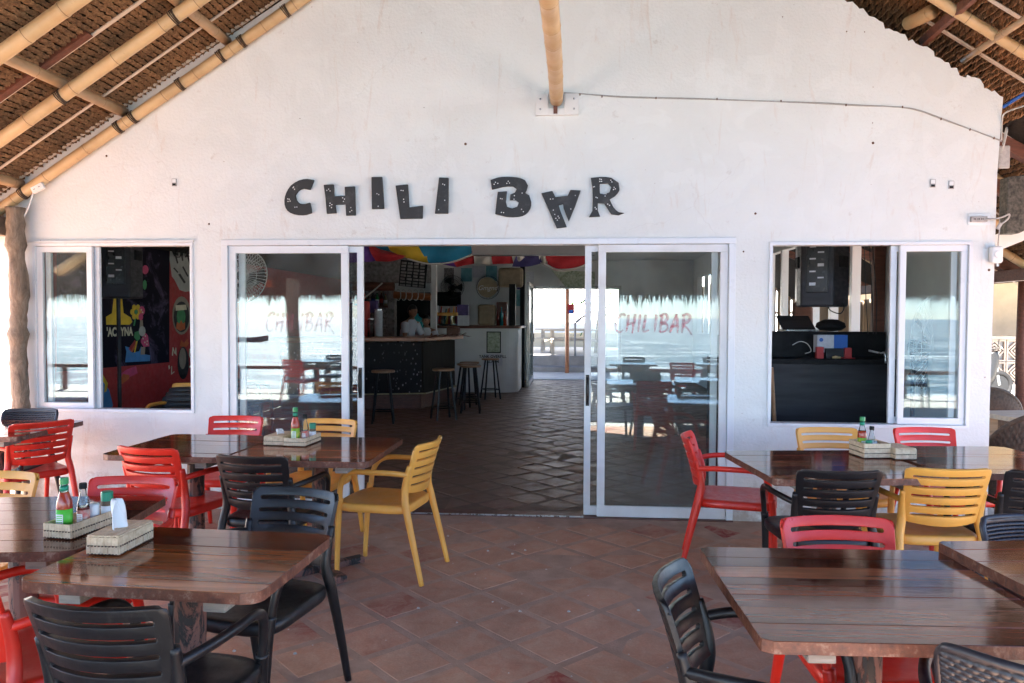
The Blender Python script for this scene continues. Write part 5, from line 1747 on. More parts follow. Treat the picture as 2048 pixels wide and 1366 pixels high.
mpoly('painted_shape', [(275, 955), (285, 870), (275, 830), (310, 840), (330, 880), (385, 868), (400, 830), (412, 890), (470, 900), (470, 945)], 'm_blue', 2)
for i in range(6):
    a = i*PI/3
    mpoly('petal', ell(360+30*math.cos(a), 562+40*math.sin(a), 16, 24, 10), 'm_yel', 2)
mpoly('flower_eye', ell(360, 562, 13, 18, 10), 'm_green', 3)
mpoly('stem', [(352, 600), (362, 600), (350, 670), (338, 670)], 'm_green', 2)
mpoly('mushroom', ell(405, 552, 24, 36, 12), 'm_pink', 2); mpoly('mushroom', ell(397, 600, 18, 28, 12), 'm_pink', 3); mpoly('mushroom', [(392, 625), (412, 625), (416, 690), (388, 690)], 'm_face', 2)
mpoly('mushroom', [(398, 780), (430, 722), (452, 745), (464, 830), (420, 835), (398, 800)], 'm_pink', 3)
mpoly('mushroom', ell(408, 712, 26, 40, 14), 'm_grey', 4)
for x, y in ((415, 770), (432, 750), (428, 800), (448, 790), (445, 815), (402, 545), (412, 565)): mpoly('spot', ell(x, y, 5, 7, 8), 'm_cream', 5)
mpoly('leaf_shape', [(345, 760), (350, 720), (385, 710), (392, 770), (370, 790)], 'm_green', 3); mpoly('stem', [(360, 790), (372, 790), (352, 880), (344, 880)], 'm_yel', 3)
mpoly('stem', [(400, 835), (432, 835), (428, 895), (395, 895)], 'm_face', 3); mpoly('mushroom', ell(432, 232, 26, 36, 10), 'm_pink', 2); mpoly('leaf_shape', ell(428, 350, 16, 40, 8), 'm_green', 2)
mpoly('rainbow_band', [(300, 850), (352, 780), (358, 800), (318, 870)], 'm_red', 2); mpoly('rainbow_band', [(318, 870), (358, 800), (362, 822), (332, 876)], 'm_orange', 3)
me = text_mesh("'ACAYNA", .17, .001, bold=.006); me.materials.append(M['m_cream'])
p0 = mpt(130, 752, 4); p1 = mpt(335, 752, 4)
o = inst('painted_word', me, mu, (XM+.012, (p0.y+p1.y)/2, p0.z), (PI/2, 0, PI/2)); 
wT = max(v.co.x for v in me.vertices)-min(v.co.x for v in me.vertices)
o.scale = (abs(p1.y-p0.y)/wT, abs(mpt(200, 682, 4).z-p0.z)/.12, 1)
mpoly('cloud_shape', [(632, -40), (840, -40), (840, 560), (800, 540), (778, 400), (745, 405), (700, 390), (660, 310), (640, 285), (622, 150)], 'm_grey', 2)
for pts in ([(650, 80), (665, 80), (690, 180), (680, 185)], [(700, 60), (712, 58), (730, 160), (720, 165)], [(690, 270), (705, 262), (748, 330), (735, 340)], [(745, 80), (757, 80), (790, 200), (780, 205)], [(720, 210), (730, 205), (770, 280), (760, 288)], [(650, 220), (660, 215), (690, 250), (684, 258)]):
    mpoly('streak', pts, 'm_black', 3)
mpoly('mouth_ring', ell(715, 590, 72, 150, 20), 'm_face', 3); mpoly('mouth_ring', ell(715, 600, 60, 120, 20), 'm_black', 4); mpoly('mouth_tongue', ell(712, 600, 34, 70, 14), 'm_green', 5)
mpoly('mouth_tongue', [(672, 690), (680, 640), (700, 655), (712, 625), (725, 655), (742, 642), (742, 695), (705, 710)], 'm_orange', 6); mpoly('mouth_tooth', [(668, 510), (750, 505), (756, 545), (670, 552)], 'm_cream', 6)
mpoly('hair_shape', ell(728, 960, 44, 128, 18), 'm_black', 3); mpoly('face_shape', ell(724, 925, 27, 84, 16), 'm_face', 4); mpoly('crown_shape', [(700, 830), (712, 780), (735, 805), (760, 770), (765, 800), (775, 800), (755, 835)], 'm_orange', 5)
mpoly('wave_shape', [(240, 1045), (290, 1010), (360, 985), (372, 1040), (300, 1075), (245, 1100)], 'm_pink', 2); mpoly('wave_shape', [(235, 1090), (260, 1045), (310, 1055), (305, 1085), (250, 1125)], 'm_orange', 3)
mpoly('blue_shape', [(20, 1130), (105, 1110), (150, 1170), (180, 1290), (150, 1360), (20, 1370)], 'm_blue', 2); mpoly('red_ring', ell(72, 1240, 34, 68, 14), 'm_red', 3); mpoly('dark_dot', ell(70, 1240, 18, 40, 12), 'm_cream', 4)
mpoly('yellow_band', [(62, 1030), (90, 1030), (140, 1120), (130, 1180), (112, 1190), (118, 1130)], 'm_yel', 3)
for pts in ([(640, 900), (646, 838), (652, 838), (648, 905)], [(648, 850), (654, 845), (664, 880), (660, 890)], [(664, 885), (668, 840), (674, 842), (676, 905)], [(612, 985), (620, 975), (626, 1000), (616, 1012)], [(636, 985), (641, 985), (640, 1040), (658, 1025), (660, 1032), (634, 1052)], [(775, 850), (795, 845), (780, 900), (796, 930), (790, 935), (774, 902)], [(775, 985), (798, 975), (796, 985), (778, 1000)]):
    mpoly('scribble', pts, 'm_cream', 5)

# ---- speaker on a stand, left window
def speaker(name, label, c, w, d_, h, rotz, tilt=0.0):
    t = thing(name, label, 'speaker', c, rotz)
    t.rotation_euler = (tilt, 0, rotz)
    ol = [(-w/2, -d_/2), (w/2, -d_/2), (w*.30, d_/2), (-w*.30, d_/2)]
    MB().prism(ol, -h/2, h/2).build('cabinet', M['charcoal'], t, bevel=.02)
    MB().bx(-w*.44, w*.44, -d_/2-.014, -d_/2, -h*.46, h*.46).build('grille', M['metal_black'], t, bevel=.008)
    for sx in (-1, 1):
        MB().box((sx*w*.42, 0, h*.15), (.03, .14, .10), Matrix.Rotation(sx*.32, 3, 'Z')).build('handle_recess', M['dark'], t, bevel=.01)
    b = MB(); b.bx(-w*.2, w*.2, d_/2, d_/2+.012, -h*.30, h*.42); b.build('control_panel', M['metal_black'], t, bevel=.004)
    for i in range(7):
        MB().box((-.03 if i % 2 else .035, d_/2+.014, h*.36-i*h*.09), (.05, .006, .012 if i % 3 else .025)).build('marking', M['print_e'], t)
    return t
p = at(236, 540, 1.35)
speaker('loudspeaker', 'big black loudspeaker on a pole stand inside the left window', (p.x, 1.35, p.z+.05), .42, .36, .66, rad(205))
ss = thing('speaker_stand', 'grey pole stand under the loudspeaker inside the left window', 'stand', (p.x, 1.35, 0))
zb = p.z+.05-.33
MB().tube([(0, 0, .12), (0, 0, zb)], .019, 10).build('pole', M['charcoal'], ss)
for k in range(3):
    a = k*2*PI/3+.4
    MB().tube([(0, 0, .42), (math.cos(a)*.42, math.sin(a)*.42, .012)], .012, 6).build('leg', M['charcoal'], ss)
a = at(282, 505, 2.2); o = MB().bx(0, .28, 0, .04, 0, .12).build('fuse_box', M['white'], None); o.location = (XM+.02, 3.1, 2.42); o.rotation_euler = (0, 0, PI/2); tag(o, 'white cable box at the top of the mural', 'box')
b = MB(); rr = random.Random(4)
for k in range(7):
    y0 = 3.15+rr.uniform(0, .45)
    b.tube(smoothpath([(XM+.05, y0, 2.75), (XM+.07, y0+rr.uniform(-.1, .1), 2.4+rr.uniform(-.1, .1)), (XM+.06, y0+rr.uniform(-.05, .15), 2.3), (XM+.05, y0+.12, 2.6)]), .007, 5)
o = b.build('cable_tangle', M['cable_black'], None, smooth=True); tag(o, 'tangle of black cables hanging at the top of the mural', 'cables')

# ---- stacked chairs behind the left window
for i, kd in enumerate(('black', 'black', 'black', 'yellow')):
    o = chair(kd, (-3.47+.012*i, .74+.035*i), 4, ('lowest black armchair of the stack inside the left window', 'second black armchair up in the stack inside the left window', 'black armchair just under the yellow one in the stack inside the left window', 'yellow armchair on top of the stack inside the left window')[i])
    o.location.z = .012+.036*i; o['group'] = 'chairs stacked indoors'
for i in range(3):
    o = chair('black', (-4.10+.17*i, 2.35-.12*i), 128, ('rear', 'middle', 'front')[i]+' one of three dark armchairs nested under the mural')
    o.location.z = .09*i; o['group'] = 'chairs stacked indoors'

# ================================================================ behind the right window: desk and equipment
dk = thing('dj_desk', 'black panelled desk behind the right window', 'desk', (2.2, 1.15, 0))
MB().bx(-.85, .76, 0, .03, 0, 1.13).build('front_panel', M['charcoal'], dk)
MB().bx(-.85, .76, -.02, .62, 1.131, 1.175).build('desk_top', M['dark'], dk, bevel=.004)
MB().bx(-.85, -.82, .031, .6, 0, 1.13).build('side_panel', M['charcoal'], dk)
MB().bx(.73, .76, .031, .6, 0, 1.13).build('side_panel', M['charcoal'], dk)
DZ = 1.176
def onDesk(name, label, cat, px0, px1, py_top, Y, mat, d_, z0=DZ, bev=.004):
    a, b_ = at(px0, py_top, Y), at(px1, py_top, Y)
    o = MB().bx(0, b_.x-a.x, 0, d_, 0, max(.01, b_.z-z0)).build(name, M[mat], None, bevel=bev)
    o.location = (a.x, Y, z0); return tag(o, label, cat)
ec = onDesk('equipment_case', 'long black equipment case along the back of the desk', 'case', 1530, 1772, 664, 1.5, 'dark', .22)
bx_ = thing('carton', 'blue and white product carton standing on the desk', 'carton', (at(1630, 700, 1.36).x, 1.30, DZ))
w = at(1690, 700, 1.36).x-at(1630, 700, 1.36).x
MB().bx(0, w*.55, 0, .11, .055, .215).build('white_side', M['print_e'], bx_)
MB().bx(w*.55+.001, w, 0, .11, .055, .215).build('blue_side', M['blue'], bx_)
MB().bx(0, w, 0, .11, 0, .054).build('bottom', M['dark'], bx_)
MB().lathe([(.018, 0), (.018, .002)], 14, (w*.13, -.001, .17), RXZ).build('printed_ring', M['blue'], bx_)
onDesk('red_box', 'small red box in front of the blue and white carton', 'box', 1634, 1648, 694, 1.24, 'red_card', .05)
onDesk('red_end_box', 'short red box end beside the three white pens', 'box', 1690, 1704, 696, 1.26, 'red_card', .05)
onDesk('dark_tube', 'long dark tube lying between the red boxes', 'tube', 1652, 1688, 697, 1.26, 'charcoal', .04)
sd = thing('screwdriver', 'screwdriver with amber handle lying on the desk edge', 'screwdriver', (at(1664, 704, 1.2).x, 1.19, DZ+.014))
MB().tube([(0, 0, 0), (.03, 0, .002), (.075, 0, 0)], [.011, .015, .010], 8).build('handle', M['gold'], sd, smooth=True)
MB().tube([(.075, 0, 0), (.20, .005, -.006)], .004, 6).build('shaft', M['red_card'], sd)
lt = thing('laptop', 'half-closed silver laptop on top of the equipment case', 'laptop', (at(1595, 664, 1.6).x, 1.58, ec.location.z+.245), .1)
MB().bx(-.16, .16, -.11, .11, 0, .016).build('base', M['steel'], lt, bevel=.004)
MB().box((0, .06, .075), (.32, .235, .010), Matrix.Rotation(.62, 3, 'X')).build('screen', M['charcoal'], lt, bevel=.003)
bg_ = MB().lathe([(.02, -.07), (.09, -.06), (.13, -.02), (.12, .03), (.06, .07), (.01, .075)], 12).build('black_bag', M['dark'], None, smooth=True)
bg_.scale = (1.1, .8, .8); bg_.location = (at(1665, 650, 1.55).x, 1.6, ec.location.z+.30); tag(bg_, 'soft black bag on the equipment case beside the laptop', 'bag')
b = MB(); b.tube(smoothpath([at(1585, 690, 1.3), at(1600, 683, 1.3), at(1615, 688, 1.28), at(1622, 702, 1.25), at(1610, 707, 1.25)], 5), .004, 6)
o = b.build('white_cable', M['rope_white'], None, smooth=True); tag(o, 'white charging cable curving over the desk', 'cable')
for i, (x, mt) in enumerate(((1690, 'paper'), (1696, 'paper'), (1701, 'paper'), (1682, 'print_g'))):
    a = at(x, 700, 1.34)
    o = MB().bx(-.008, .008, 0, .02, 0, .07 if i < 3 else .12).build('marker_pen' if i < 3 else 'green_card', M[mt], None); o.location = (a.x, 1.34, DZ)
    tag(o, ('left', 'middle', 'right')[i]+' one of three white pens standing on the desk' if i < 3 else 'green and red card upright behind the red tube', 'pen' if i < 3 else 'card')
a = at(1760, 706, 1.16)
o = MB().tube(smoothpath([a+Vector((-.08, .05, .02)), a, a+Vector((.03, -.03, 0)), a+Vector((.035, -.04, -.09))]), .009, 8).build('desk_clamp', M['steel'], None, smooth=True); tag(o, 'steel lamp clamp hooked over the right desk edge', 'clamp')
a, b_ = at(1543, 735, .62), at(1552, 850, .62)
o = MB().tube([a, b_+Vector((.02, 0, -.45))], .016, 8).build('broom_stick', M['wood_seat'], None); tag(o, 'wooden broomstick leaning inside the right window', 'stick')
p = at(1640, 545, 1.0)
sp = speaker('loudspeaker', 'black loudspeaker hanging inside the right window', (p.x, 1.0, p.z), .44, .36, .60, rad(155), 0)
MB().tube([(0, .02, .30), (0, .02, .85)], .02, 8).build('hanging_bracket', M['metal_black'], sp)
o = MB().tube(smoothpath([at(1655, 605, .95), at(1660, 620, .9), at(1680, 627, .9), at(1688, 615, .9), at(1682, 600, .95)], 5), .005, 6).build('speaker_cable', M['cable_black'], None, smooth=True); tag(o, 'black cable loop hanging under the right loudspeaker', 'cable')
for i, x in enumerate((1728, 1738, 1744)):
    o = MB().tube([at(x, 480, .9), at(x+4+3*i, 600, .9), at(x+8, 668, 1.0)], .004, 6).build('hanging_cable', M['cable_black'], None); tag(o, ('left', 'middle', 'right')[i]+' one of three thin black cables hanging over the desk', 'cable')
o = MB().bx(-.05, .05, 0, .08, 0, 2.94).build('timber_post', M['wood_red'], None); o.location = (2.93, 1.62, 0); tag(o, 'dark timber post behind the desk at its right end', 'post')
o = MB().prism([(0, 0), (.24, 0), (.22, .9), (.12, 1.02), (.02, .95)], 0, .06, RXZ).build('tall_seat_back', M['wood_red'], None, bevel=.02); o.location = (at(1580, 660, 2.4).x, 2.4, .75); tag(o, 'tall rounded dark board leaning behind the desk on the left', 'board')
o = MB().bx(0, .3, -.04, .04, 0, .75).build('board_support', M['dark'], None); o.location = (at(1580, 660, 2.4).x, 2.37, 0); tag(o, 'dark trestle under the rounded board behind the desk', 'trestle')
# pedestal fan behind the right pane and wall fan behind the left door leaf
p = at(1862, 695, .75); fan('pedestal_fan', 'tall pedestal fan turned sideways behind the right window pane', (p.x, .75, p.z), .42, rad(44), 0, 'charcoal', pole=True, cagemat='alu')
p = at(488, 553, .55); fan('wall_fan', 'grey wall fan behind the left sliding door glass', (p.x, .55, p.z), .23, rad(-12), -.12, 'charcoal', cagemat='alu', wallarm=-.38)
# ================================================================ yard behind the back door
M['yard'] = pm('pale yard paving', (.55, .50, .43), .85, .15, 2, bump=.2)
M['pale_wood'] = pm('bleached bench timber', (.52, .44, .34), .8, .25, 5, stretch=(1, 6, 6))
o = MB().bx(-8, 9, 13.05, 15.6, -.05, .0).build('yard_paving', M['yard']); tag(o, kind='structure')
st = thing('concrete_steps', 'low concrete steps up to the yard behind the back door', 'steps', (0, 0, 0))
MB().bx(-8, 9, 15.6, 16.3, -.05, .14).build('step', M['concrete'], st, bevel=.01)
MB().bx(-8, 9, 16.3, 30, -.05, .42).build('step', M['concrete'], st, bevel=.01)
o = MB().bx(-8, 9, 24.0, 24.2, .42, 3.2).build('yard_wall', M['cream_white'], None); tag(o, 'bright white wall closing the yard behind the bar', 'wall')
o = MB().bx(-8, 9, 23.4, 23.99, .42, .95).build('yard_planter', M['cream'], None); tag(o, 'low cream planter along the bright yard wall', 'planter')
def picnic(loc, rotz, label):
    t = thing('picnic_table', label, 'picnic table', loc, rotz, 'picnic tables in the yard')
    for i in range(4): MB().bx(-.95, .95, -.36+i*.18, -.36+i*.18+.165, .72, .76).build('top_plank', M['pale_wood'], t)
    for s in (-1, 1):
        for i in range(2): MB().bx(-.95, .95, s*.72-.13+i*.14, s*.72-.13+i*.14+.125, .42, .455).build('bench_plank', M['pale_wood'], t)
        for x in (-.7, .7): MB().bar((x, s*.25, .72), (x, s*.75, 0), .05, .1, (1, 0, 0)).build('leg', M['pale_wood'], t)
    for x in (-.7, .7): MB().bx(x-.025, x+.025, -.85, .85, .36, .42).build('cross_bar', M['pale_wood'], t)
    return t
picnic((.15, 17.4, .42), .06, 'nearer bleached picnic table beyond the back door')
picnic((-.2, 19.4, .42), 0, 'farther bleached picnic table beyond the back door')
picnic((2.8, 18.2, .42), 1.5, 'picnic table seen end on at the right of the back yard')
rl = thing('handrail', 'bent grey handrail by the yard steps', 'handrail', at(1150, 750, 16.0)*Vector((1, 1, 0)) if False else Vector((at(1150, 700, 16.2).x, 16.35, .42)))
MB().tube(smoothpath([(0, 0, 0), (0, 0, .9), (.02, 0, .98), (.18, .0, 1.12), (.6, 0, 1.35)], 4), .03, 8).build('rail', M['concrete'], rl, smooth=True)
sh = thing('yard_shelter', 'brown thatched shelter edge hanging behind the back door', 'shelter', (0, 0, 0))
a, b_ = at(1078, 550, 14.6), at(1215, 550, 14.6)
MB().bx(a.x-.5, b_.x+.4, 14.6, 14.75, a.z-.15, a.z+1.0).build('eave', M['thatch_dark'], sh)
slab_ = MB(); slab_.add([(-4, 14.75, a.z+.55), (5, 14.75, a.z+.55), (5, 21.2, a.z+1.5), (-4, 21.2, a.z+1.5), (-4, 14.75, a.z+.70), (5, 14.75, a.z+.70), (5, 21.2, a.z+1.65), (-4, 21.2, a.z+1.65)], [(0, 1, 2, 3), (7, 6, 5, 4), (0, 4, 5, 1), (1, 5, 6, 2), (2, 6, 7, 3), (3, 7, 4, 0)]); slab_.build('roof', M['thatch_dark'], sh)  # roof slab added behind the eave to shade the picnic tables
fb = MB(); r = random.Random(77); x = a.x-.5
while x < b_.x+.4:
    w = r.uniform(.012, .03); ln = r.uniform(.16, .42); y = 14.58+r.uniform(-.02, .02)
    fb.add([(x-w, y, a.z), (x+w, y, a.z), (x+w*.7, y, a.z-ln*.7), (x, y, a.z-.1-ln), (x-w*.7, y, a.z-ln*.7)], [(0, 1, 2, 3, 4)]); x += .022
f_ = fb.build('fringe', M['fringe'], sh, recalc=False); tag(f_, kind='stuff')
for x in (a.x-.45, b_.x+.35): MB().tube([(x, 14.68, 0), (x, 14.68, a.z)], .06, 8).build('post', M['wood_red'], sh)
o = MB().tube([at(1135, 560, 15.3)*1, Vector((at(1135, 560, 15.3).x, 15.3, 0))], .06, 8).build('yard_post', M['wood_orange'], None); tag(o, 'orange timber post beyond the back door', 'post')
a = at(1142, 620, 15.25); o = MB().bx(-.09, .09, -.02, 0, -.10, .16).build('yard_sign', M['red_card'], None); o.location = (a.x, 15.22, a.z); tag(o, 'small red and blue sign on the yard post', 'sign')
MB().bx(-.06, .06, -.03, -.021, -.08, .0).build('blue_patch', M['blue'], o)
a, b_ = at(1148, 600, 23.5), at(1175, 590, 23.5)
rr = random.Random(2); lf = MB()
for i in range(260):
    c = Vector((rr.uniform(0, 4.5), rr.uniform(22.8, 23.6), rr.gauss(2.2, .45))); s = rr.uniform(.06, .14); n_ = Vector((rr.uniform(-1, 1), rr.uniform(-1, 1), rr.uniform(-1, 1))).normalized(); u = n_.orthogonal().normalized()*s; v = n_.cross(u)
    lf.add([c-u, c+v*.4, c+u, c-v*.4], [(0, 1, 2, 3)])
pl = thing('yard_shrub', 'green shrub against the bright yard wall', 'shrub', (0, 0, 0))
M['leaf'] = pm('green leaves', (.07, .16, .03), .6, .4, 9)
f_ = lf.build('foliage', M['leaf'], pl, recalc=False); tag(f_, kind='stuff')
for i in range(4): MB().tube([(1+i*.9, 23.2, .9), (1.1+i*.9, 23.2, 2.2)], [.03, .015], 6).build('stem', M['trunk'], pl)

# ================================================================ right hand side beyond the wall corner
o = MB().bx(6.2, 16, 12.6, 12.8, -.05, 3.6).build('cream_wall', M['cream'], None); tag(o, 'sunlit cream wall beyond the right corner', 'wall')
bw = thing('breeze_block_wall', 'low wall of diamond-pattern breeze blocks in front of the cream wall', 'wall', (0, 0, 0))
B0 = at(1985, 772, 10.6); BS = .46
M['block'] = pm('concrete screen block', (.40, .33, .27), .85, .25, 8, bump=.3)
def block_mesh():
    b = MB(); s = BS/2-.008
    for k in (1.0,):
        b.bx(-s, s, -.05, .05, s-.03, s); b.bx(-s, s, -.05, .05, -s, -s+.03); b.bx(-s, -s+.03, -.049, .049, -s+.03, s-.03); b.bx(s-.03, s, -.049, .049, -s+.03, s-.03)
    for q in (.92, .60, .28):
        for i in range(4):
            a0, a1 = i*PI/2, (i+1)*PI/2
            p0 = Vector((math.cos(a0), 0, math.sin(a0)))*s*q; p1 = Vector((math.cos(a1), 0, math.sin(a1)))*s*q
            b.bar(p0, p1, .030, .075, (0, 1, 0))
    b.bx(-.012, .012, -.03, .03, -.03, .03)
    return b.mesh('breeze_block', M['block'])
bmesh_ = block_mesh()
for i in range(-2, 9):
    for j in range(2):
        inst('breeze_block', bmesh_, bw, (B0.x+i*BS, 10.6, .20+BS/2+j*BS))
MB().bx(B0.x-2.5*BS, B0.x+8.5*BS, 10.5, 10.7, -.05, .199).build('kerb', M['concrete'], bw)
MB().bx(B0.x-2.5*BS, B0.x+8.5*BS, 10.48, 10.72, .20+2*BS+.001, .27+2*BS).build('coping', M['block'], bw)
MB().bx(B0.x-2.5*BS, B0.x+8.5*BS, 10.62, 10.66, .20, .20+2*BS).build('backing', M['concrete'], bw)
# scooter, mostly hidden by the corner
a = at(1988, 772, 9.6)
sc = thing('scooter', 'dark motor scooter parked by the breeze-block wall', 'scooter', (a.x-.42, 9.7, -.05), .15)
for x in (-.62, .62):
    w_ = MB(); ring = [Vector((x+math.cos(t*PI/12)*.24, 0, .29+math.sin(t*PI/12)*.24)) for t in range(25)]
    w_.tube(ring, .05, 8, cap=False); wo_ = w_.build('wheel', M['dark'], sc, smooth=True)
    MB().lathe([(.19, -.02), (.19, .02)], 16, (x, 0, .29), Matrix.Rotation(PI/2, 3, 'X')).build('rim', M['metal_black'], wo_)
MB().tube(smoothpath([(-.75, 0, .62), (-.5, 0, .58), (-.1, 0, .42), (.15, 0, .34), (.38, 0, .45), (.46, 0, .78), (.44, 0, .95)], 4), .12, 10, sq=1.1).build('body', M['metal_black'], sc, smooth=True)
MB().tube(smoothpath([(-.75, 0, .74), (-.4, 0, .75), (-.05, 0, .70)], 4), .10, 10, sq=.7).build('saddle', M['dark'], sc, smooth=True)
MB().tube([(.42, -.32, 1.04), (.47, 0, 1.0), (.42, .32, 1.04)], .018, 8).build('handlebar', M['steel'], sc)
MB().tube([(.62, 0, .29), (.50, 0, .9)], .035, 8).build('fork', M['steel'], sc)
MB().lathe([(.07, 0), (.08, .03), (.04, .06)], 14, (.52, 0, .9), Matrix.Rotation(PI/2, 3, 'Y')).build('headlight', M['steel'], sc)
for s in (-1, 1): MB().tube([(.43, s*.2, 1.04), (.40, s*.27, 1.2)], .008, 6).build('mirror_stalk', M['metal_black'], sc)
# wicker chairs and timber table
def wicker_chair(loc, rotz, label):
    t = thing('wicker_chair', label, 'chair', loc, rotz, 'wicker tub chairs beyond the corner')
    def fn(u, v):
        a = PI*(.0+1.0*u); R_ = .30+.03*v
        top = .46+.40*math.sin(a)**.8
        row = math.floor(v*16); h = .006*math.sin(u*60*PI+PI*(row % 2))
        return Vector((math.cos(a)*(R_+h), math.sin(a)*(R_+h)*.9-.05, .12+(top-.12)*v))
    MB().grid(fn, 120, 32).build('shell', M['wicker'], t, smooth=True, solid=.02)
    MB().tube([fn(i/30, 1) for i in range(31)], .02, 8).build('rim', M['wicker'], t, smooth=True)
    MB().prism([(-.28, -.34), (.28, -.34), (.28, .15), (.15, .22), (-.15, .22), (-.28, .15)], .36, .42).build('seat', M['wicker'], t, bevel=.02)
    for x, y in ((-.24, -.28), (.24, -.28), (-.2, .12), (.2, .12)): MB().tube([(x, y, .37), (x*1.05, y*1.05, 0)], .018, 8).build('leg', M['wicker'], t)
    return t
wicker_chair((3.47, .15, 0), rad(178), 'nearest brown wicker tub chair just beyond the wall corner')
wicker_chair((4.15, 2.1, 0), rad(165), 'farther brown wicker tub chair beyond the wall corner')
wt = thing('timber_table', 'raw timber table between the wicker chairs', 'table', (4.25, 1.15, 0), .2)
for i in range(5): MB().bx(-.5, .5, -.36+i*.145, -.36+i*.145+.138, .66, .70).build('plank', M['pale_wood'], wt)
for x in (-.4, .4):
    for y in (-.26, .26): MB().bx(x-.04, x+.04, y-.04, y+.04, 0, .659).build('leg', M['wood_grey'], wt)
a = at(2050, 650, 3.4)
o = MB().tube([(a.x, 3.4, 0), (a.x-.02, 3.4, 1.2), (a.x, 3.4, 2.55)], [.075, .07, .07], 12).build('aisle_post', M['wood_red'], None, smooth=True); tag(o, 'reddish round post at the right picture edge', 'post')
# mottled dark panel and white board above
M['mottle_dark'] = pm('dark speckled fibre panel', (.022, .022, .020), .85, .3, 40, col2=(.12, .11, .09))
a = at(1996, 470, .6); b_ = at(2100, 352, .6); w, h = b_.x-a.x, b_.z-a.z
o = MB().prism([(0, 0), (w*.25, .0), (w*.55, h*.12), (w*.8, h*.4), (w, h*.9), (w*.6, h), (0, h*.95)], 0, .12, RXZ).build('speckled_panel', M['mottle_dark'], None, bevel=.01); o.location = (a.x, .6, a.z); tag(o, 'dark speckled round-edged panel hanging behind the wall corner', 'panel')
a = at(1990, 482, .8); b_ = at(2120, 430, .8)
o = MB().bar((a.x, .8, a.z-.02), (b_.x, .8, b_.z-.02), .03, .13, (0, 0, 1)).build('white_fascia', M['cream_white'], None); tag(o, 'slanting white fascia board under the speckled panel', 'board')
a, b_ = at(2006, 214, .1), at(2060, 180, -.05)
o = MB().tube([a, b_], .013, 8).build('blue_pipe', M['blue_tarp'], None); tag(o, 'bright blue pipe end at the top right by the wall corner', 'pipe')
a = at(2007, 315, .1); o = MB().bx(-.03, .05, 0, .02, -.08, .09).build('grey_bracket', M['cable'], None, bevel=.01); o.location = a; tag(o, 'grey metal tab behind the wall corner under the cables', 'bracket')

bf = thing('bamboo_fence', 'upright bamboo slat fence beyond the side windows', 'fence', (5.5, 5.8, -.05))
for i in range(64):
    MB().tube([(random.uniform(-.01, .01), i*.112, 0), (random.uniform(-.02, .02), i*.112+random.uniform(-.01, .01), random.uniform(1.85, 2.0))], .045, 6).build('slat', M['bamboo_grey'], bf)
for z in (.4, 1.6): MB().bx(.045, .085, -.05, 7.15, z, z+.06).build('rail', M['wood_grey'], bf)
bf2 = thing('bamboo_fence', 'upright bamboo slat fence closing the side aisle at its far end', 'fence', (3.2, 12.9, -.05))
for i in range(20):
    MB().tube([(i*.115, random.uniform(-.01, .01), 0), (i*.115, random.uniform(-.02, .02), random.uniform(2.3, 2.45))], .046, 6).build('slat', M['bamboo_grey'], bf2)
for z in (.4, 1.7): MB().bx(-.05, 2.25, .048, .085, z, z+.06).build('rail', M['wood_grey'], bf2)
ss_ = thing('side_shelter', 'low thatched shelter over the breeze-block wall', 'shelter', (0, 0, 0))
b = MB(); b.add([(5.9, 7.9, 3.0), (15, 7.9, 3.0), (15, 12.59, 3.7), (5.9, 12.59, 3.7), (5.9, 7.9, 3.12), (15, 7.9, 3.12), (15, 12.59, 3.82), (5.9, 12.59, 3.82)], [(0, 1, 2, 3), (7, 6, 5, 4), (0, 4, 5, 1), (1, 5, 6, 2), (2, 6, 7, 3), (3, 7, 4, 0)]); b.build('thatch', M['thatch'], ss_)  # distant roof, its slab placed and sized to shade the walls behind
for i in range(9): bamboo((6.2+i*.9, 7.95, 2.96), (6.2+i*.9, 12.55, 3.64), .04, 'rafter', ss_, 'bamboo', n=8, seed=60+i)
for x in (6.0, 14.5): MB().tube([(x, 8.1, -.05), (x, 8.1, 3.0)], .07, 10).build('post', M['wood_red'], ss_)
# ================================================================ sea side, seen mirrored in the glass
rl = thing('sea_railing', 'low dark timber railing along the sea edge, mirrored in the door glass', 'railing', (0, 0, 0))
MB().bx(-13, 9, -9.32, -9.22, .46, .53).build('top_rail', M['wood_red'], rl)
for i in range(12): MB().bx(-12.6+i*1.9, -12.5+i*1.9, -9.31, -9.23, 0, .459).build('baluster', M['wood_red'], rl)
pp = MB().tube(smoothpath([(-5.55, -8.9, 0), (-5.52, -8.9, .8), (-5.56, -8.9, 1.6), (-5.54, -8.9, 2.4)], 5), .125, 12).build('palm_trunk_post', M['trunk'], None, smooth=True); tag(pp, 'thick palm trunk post on the sea edge, mirrored in the left door glass', 'post')
ln = thing('orange_lantern', 'small orange lantern hanging under the sea-side eave, mirrored in the glass', 'lantern', (-5.5, -7.6, 2.08))
MB().lathe([(.075, 0), (.055, .13)], 12).build('lamp_shade', M['m_orange'], ln); MB().tube([(0, 0, .13), (0, 0, .9)], .004, 5).build('cord', M['cable_black'], ln)
table((-4.6, -7.5), .8, .8, 4, 'plank table on the sea side left of the palm post, seen only mirrored', seed=21, group='sea-side tables seen in reflection')
table((-2.6, -7.7), .8, .8, -4, 'plank table on the sea side right of the palm post, seen only mirrored', seed=22, group='sea-side tables seen in reflection')
table((1.1, -7.5), .8, .8, 3, 'plank table on the sea side mirrored in the right door, left one', seed=23, group='sea-side tables seen in reflection')
table((2.6, -7.6), .8, .8, 3, 'plank table on the sea side mirrored in the right door, right one', seed=24, group='sea-side tables seen in reflection')
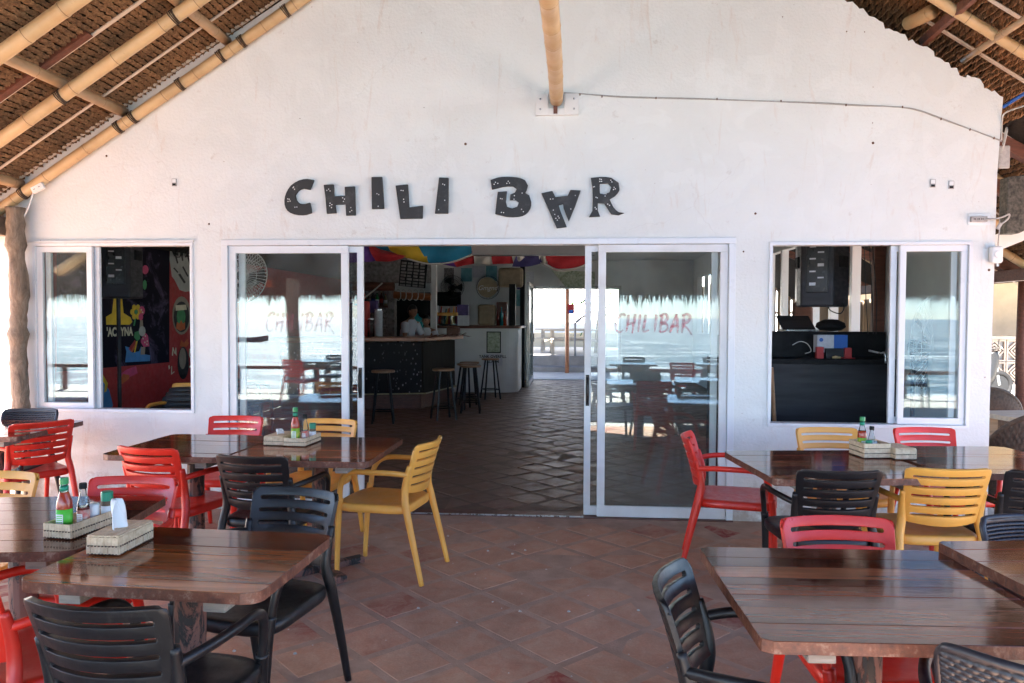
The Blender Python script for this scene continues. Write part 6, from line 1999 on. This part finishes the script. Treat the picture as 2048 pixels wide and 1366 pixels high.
for kd, x, y, rz, lb in (('red', -4.75, -6.75, 15, 'red armchair on the sea side, mirrored in the left door'), ('black', -4.5, -8.35, 185, 'black armchair at the railing left of the palm post, mirrored'), ('black', -3.35, -7.75, 85, 'black armchair between the two mirrored left tables'),
                         ('yellow', -2.6, -8.6, 180, 'yellow armchair at the railing, mirrored in the left door'), ('black', .25, -7.6, 95, 'black armchair at the left end of the mirrored right tables'), ('black', 1.2, -8.4, 182, 'black armchair at the railing mirrored in the right door'),
                         ('red', 1.85, -6.75, 20, 'red armchair mirrored low in the right door glass'), ('black', 2.7, -8.5, 178, 'black armchair at the railing right of the others, mirrored'), ('rattan', 5.6, -7.6, 100, 'rattan-look armchair mirrored in the right window pane')):
    o = chair(kd, (x, y), rz, lb); o['group'] = 'sea-side chairs seen in reflection'
bt = thing('outrigger_boat', 'long low boat on the glittering sea, mirrored in the left door glass', 'boat', (-38, -76, -1.3), .05)
def hf(u, v):
    x = -4.5+9*u; w = .55*(1-abs(2*u-1)**3.2); k = -1+2*v
    return Vector((x, w*k, .62*(abs(k)**1.6)+.30*abs(2*u-1)**4-.1))
MB().grid(hf, 24, 8).build('hull', M['charcoal'], bt, smooth=True, solid=.04)
for s in (-1, 1): MB().tube([(-3.2, s*2.1, .1), (3.2, s*2.1, .1)], .06, 6).build('outrigger_float', M['charcoal'], bt)
for x in (-1.6, 1.6): MB().tube([(x, -2.1, .12), (x, 0, .6), (x, 2.1, .12)], .035, 6).build('outrigger_beam', M['charcoal'], bt)
MB().bx(-.6, .5, -.35, .35, .35, .95).build('engine_box', M['charcoal'], bt)

# sand grains and crumbs trodden over the terrace
cb = MB(); rr = random.Random(31)
for i in range(170):
    x, y = rr.uniform(-3.2, 2.8), rr.uniform(-3.9, -.1)
    s = rr.choice((.003, .004, .004, .006, .009))
    cb.lathe([(s, 0), (s*.9, s*.5), (s*.3, s*.8)], 5, (x, y, .0012))
o = cb.build('floor_crumbs', M['sand'], None); tag(o, 'scattered crumbs and sand grains on the terrace tiles', 'crumbs', kind='stuff')
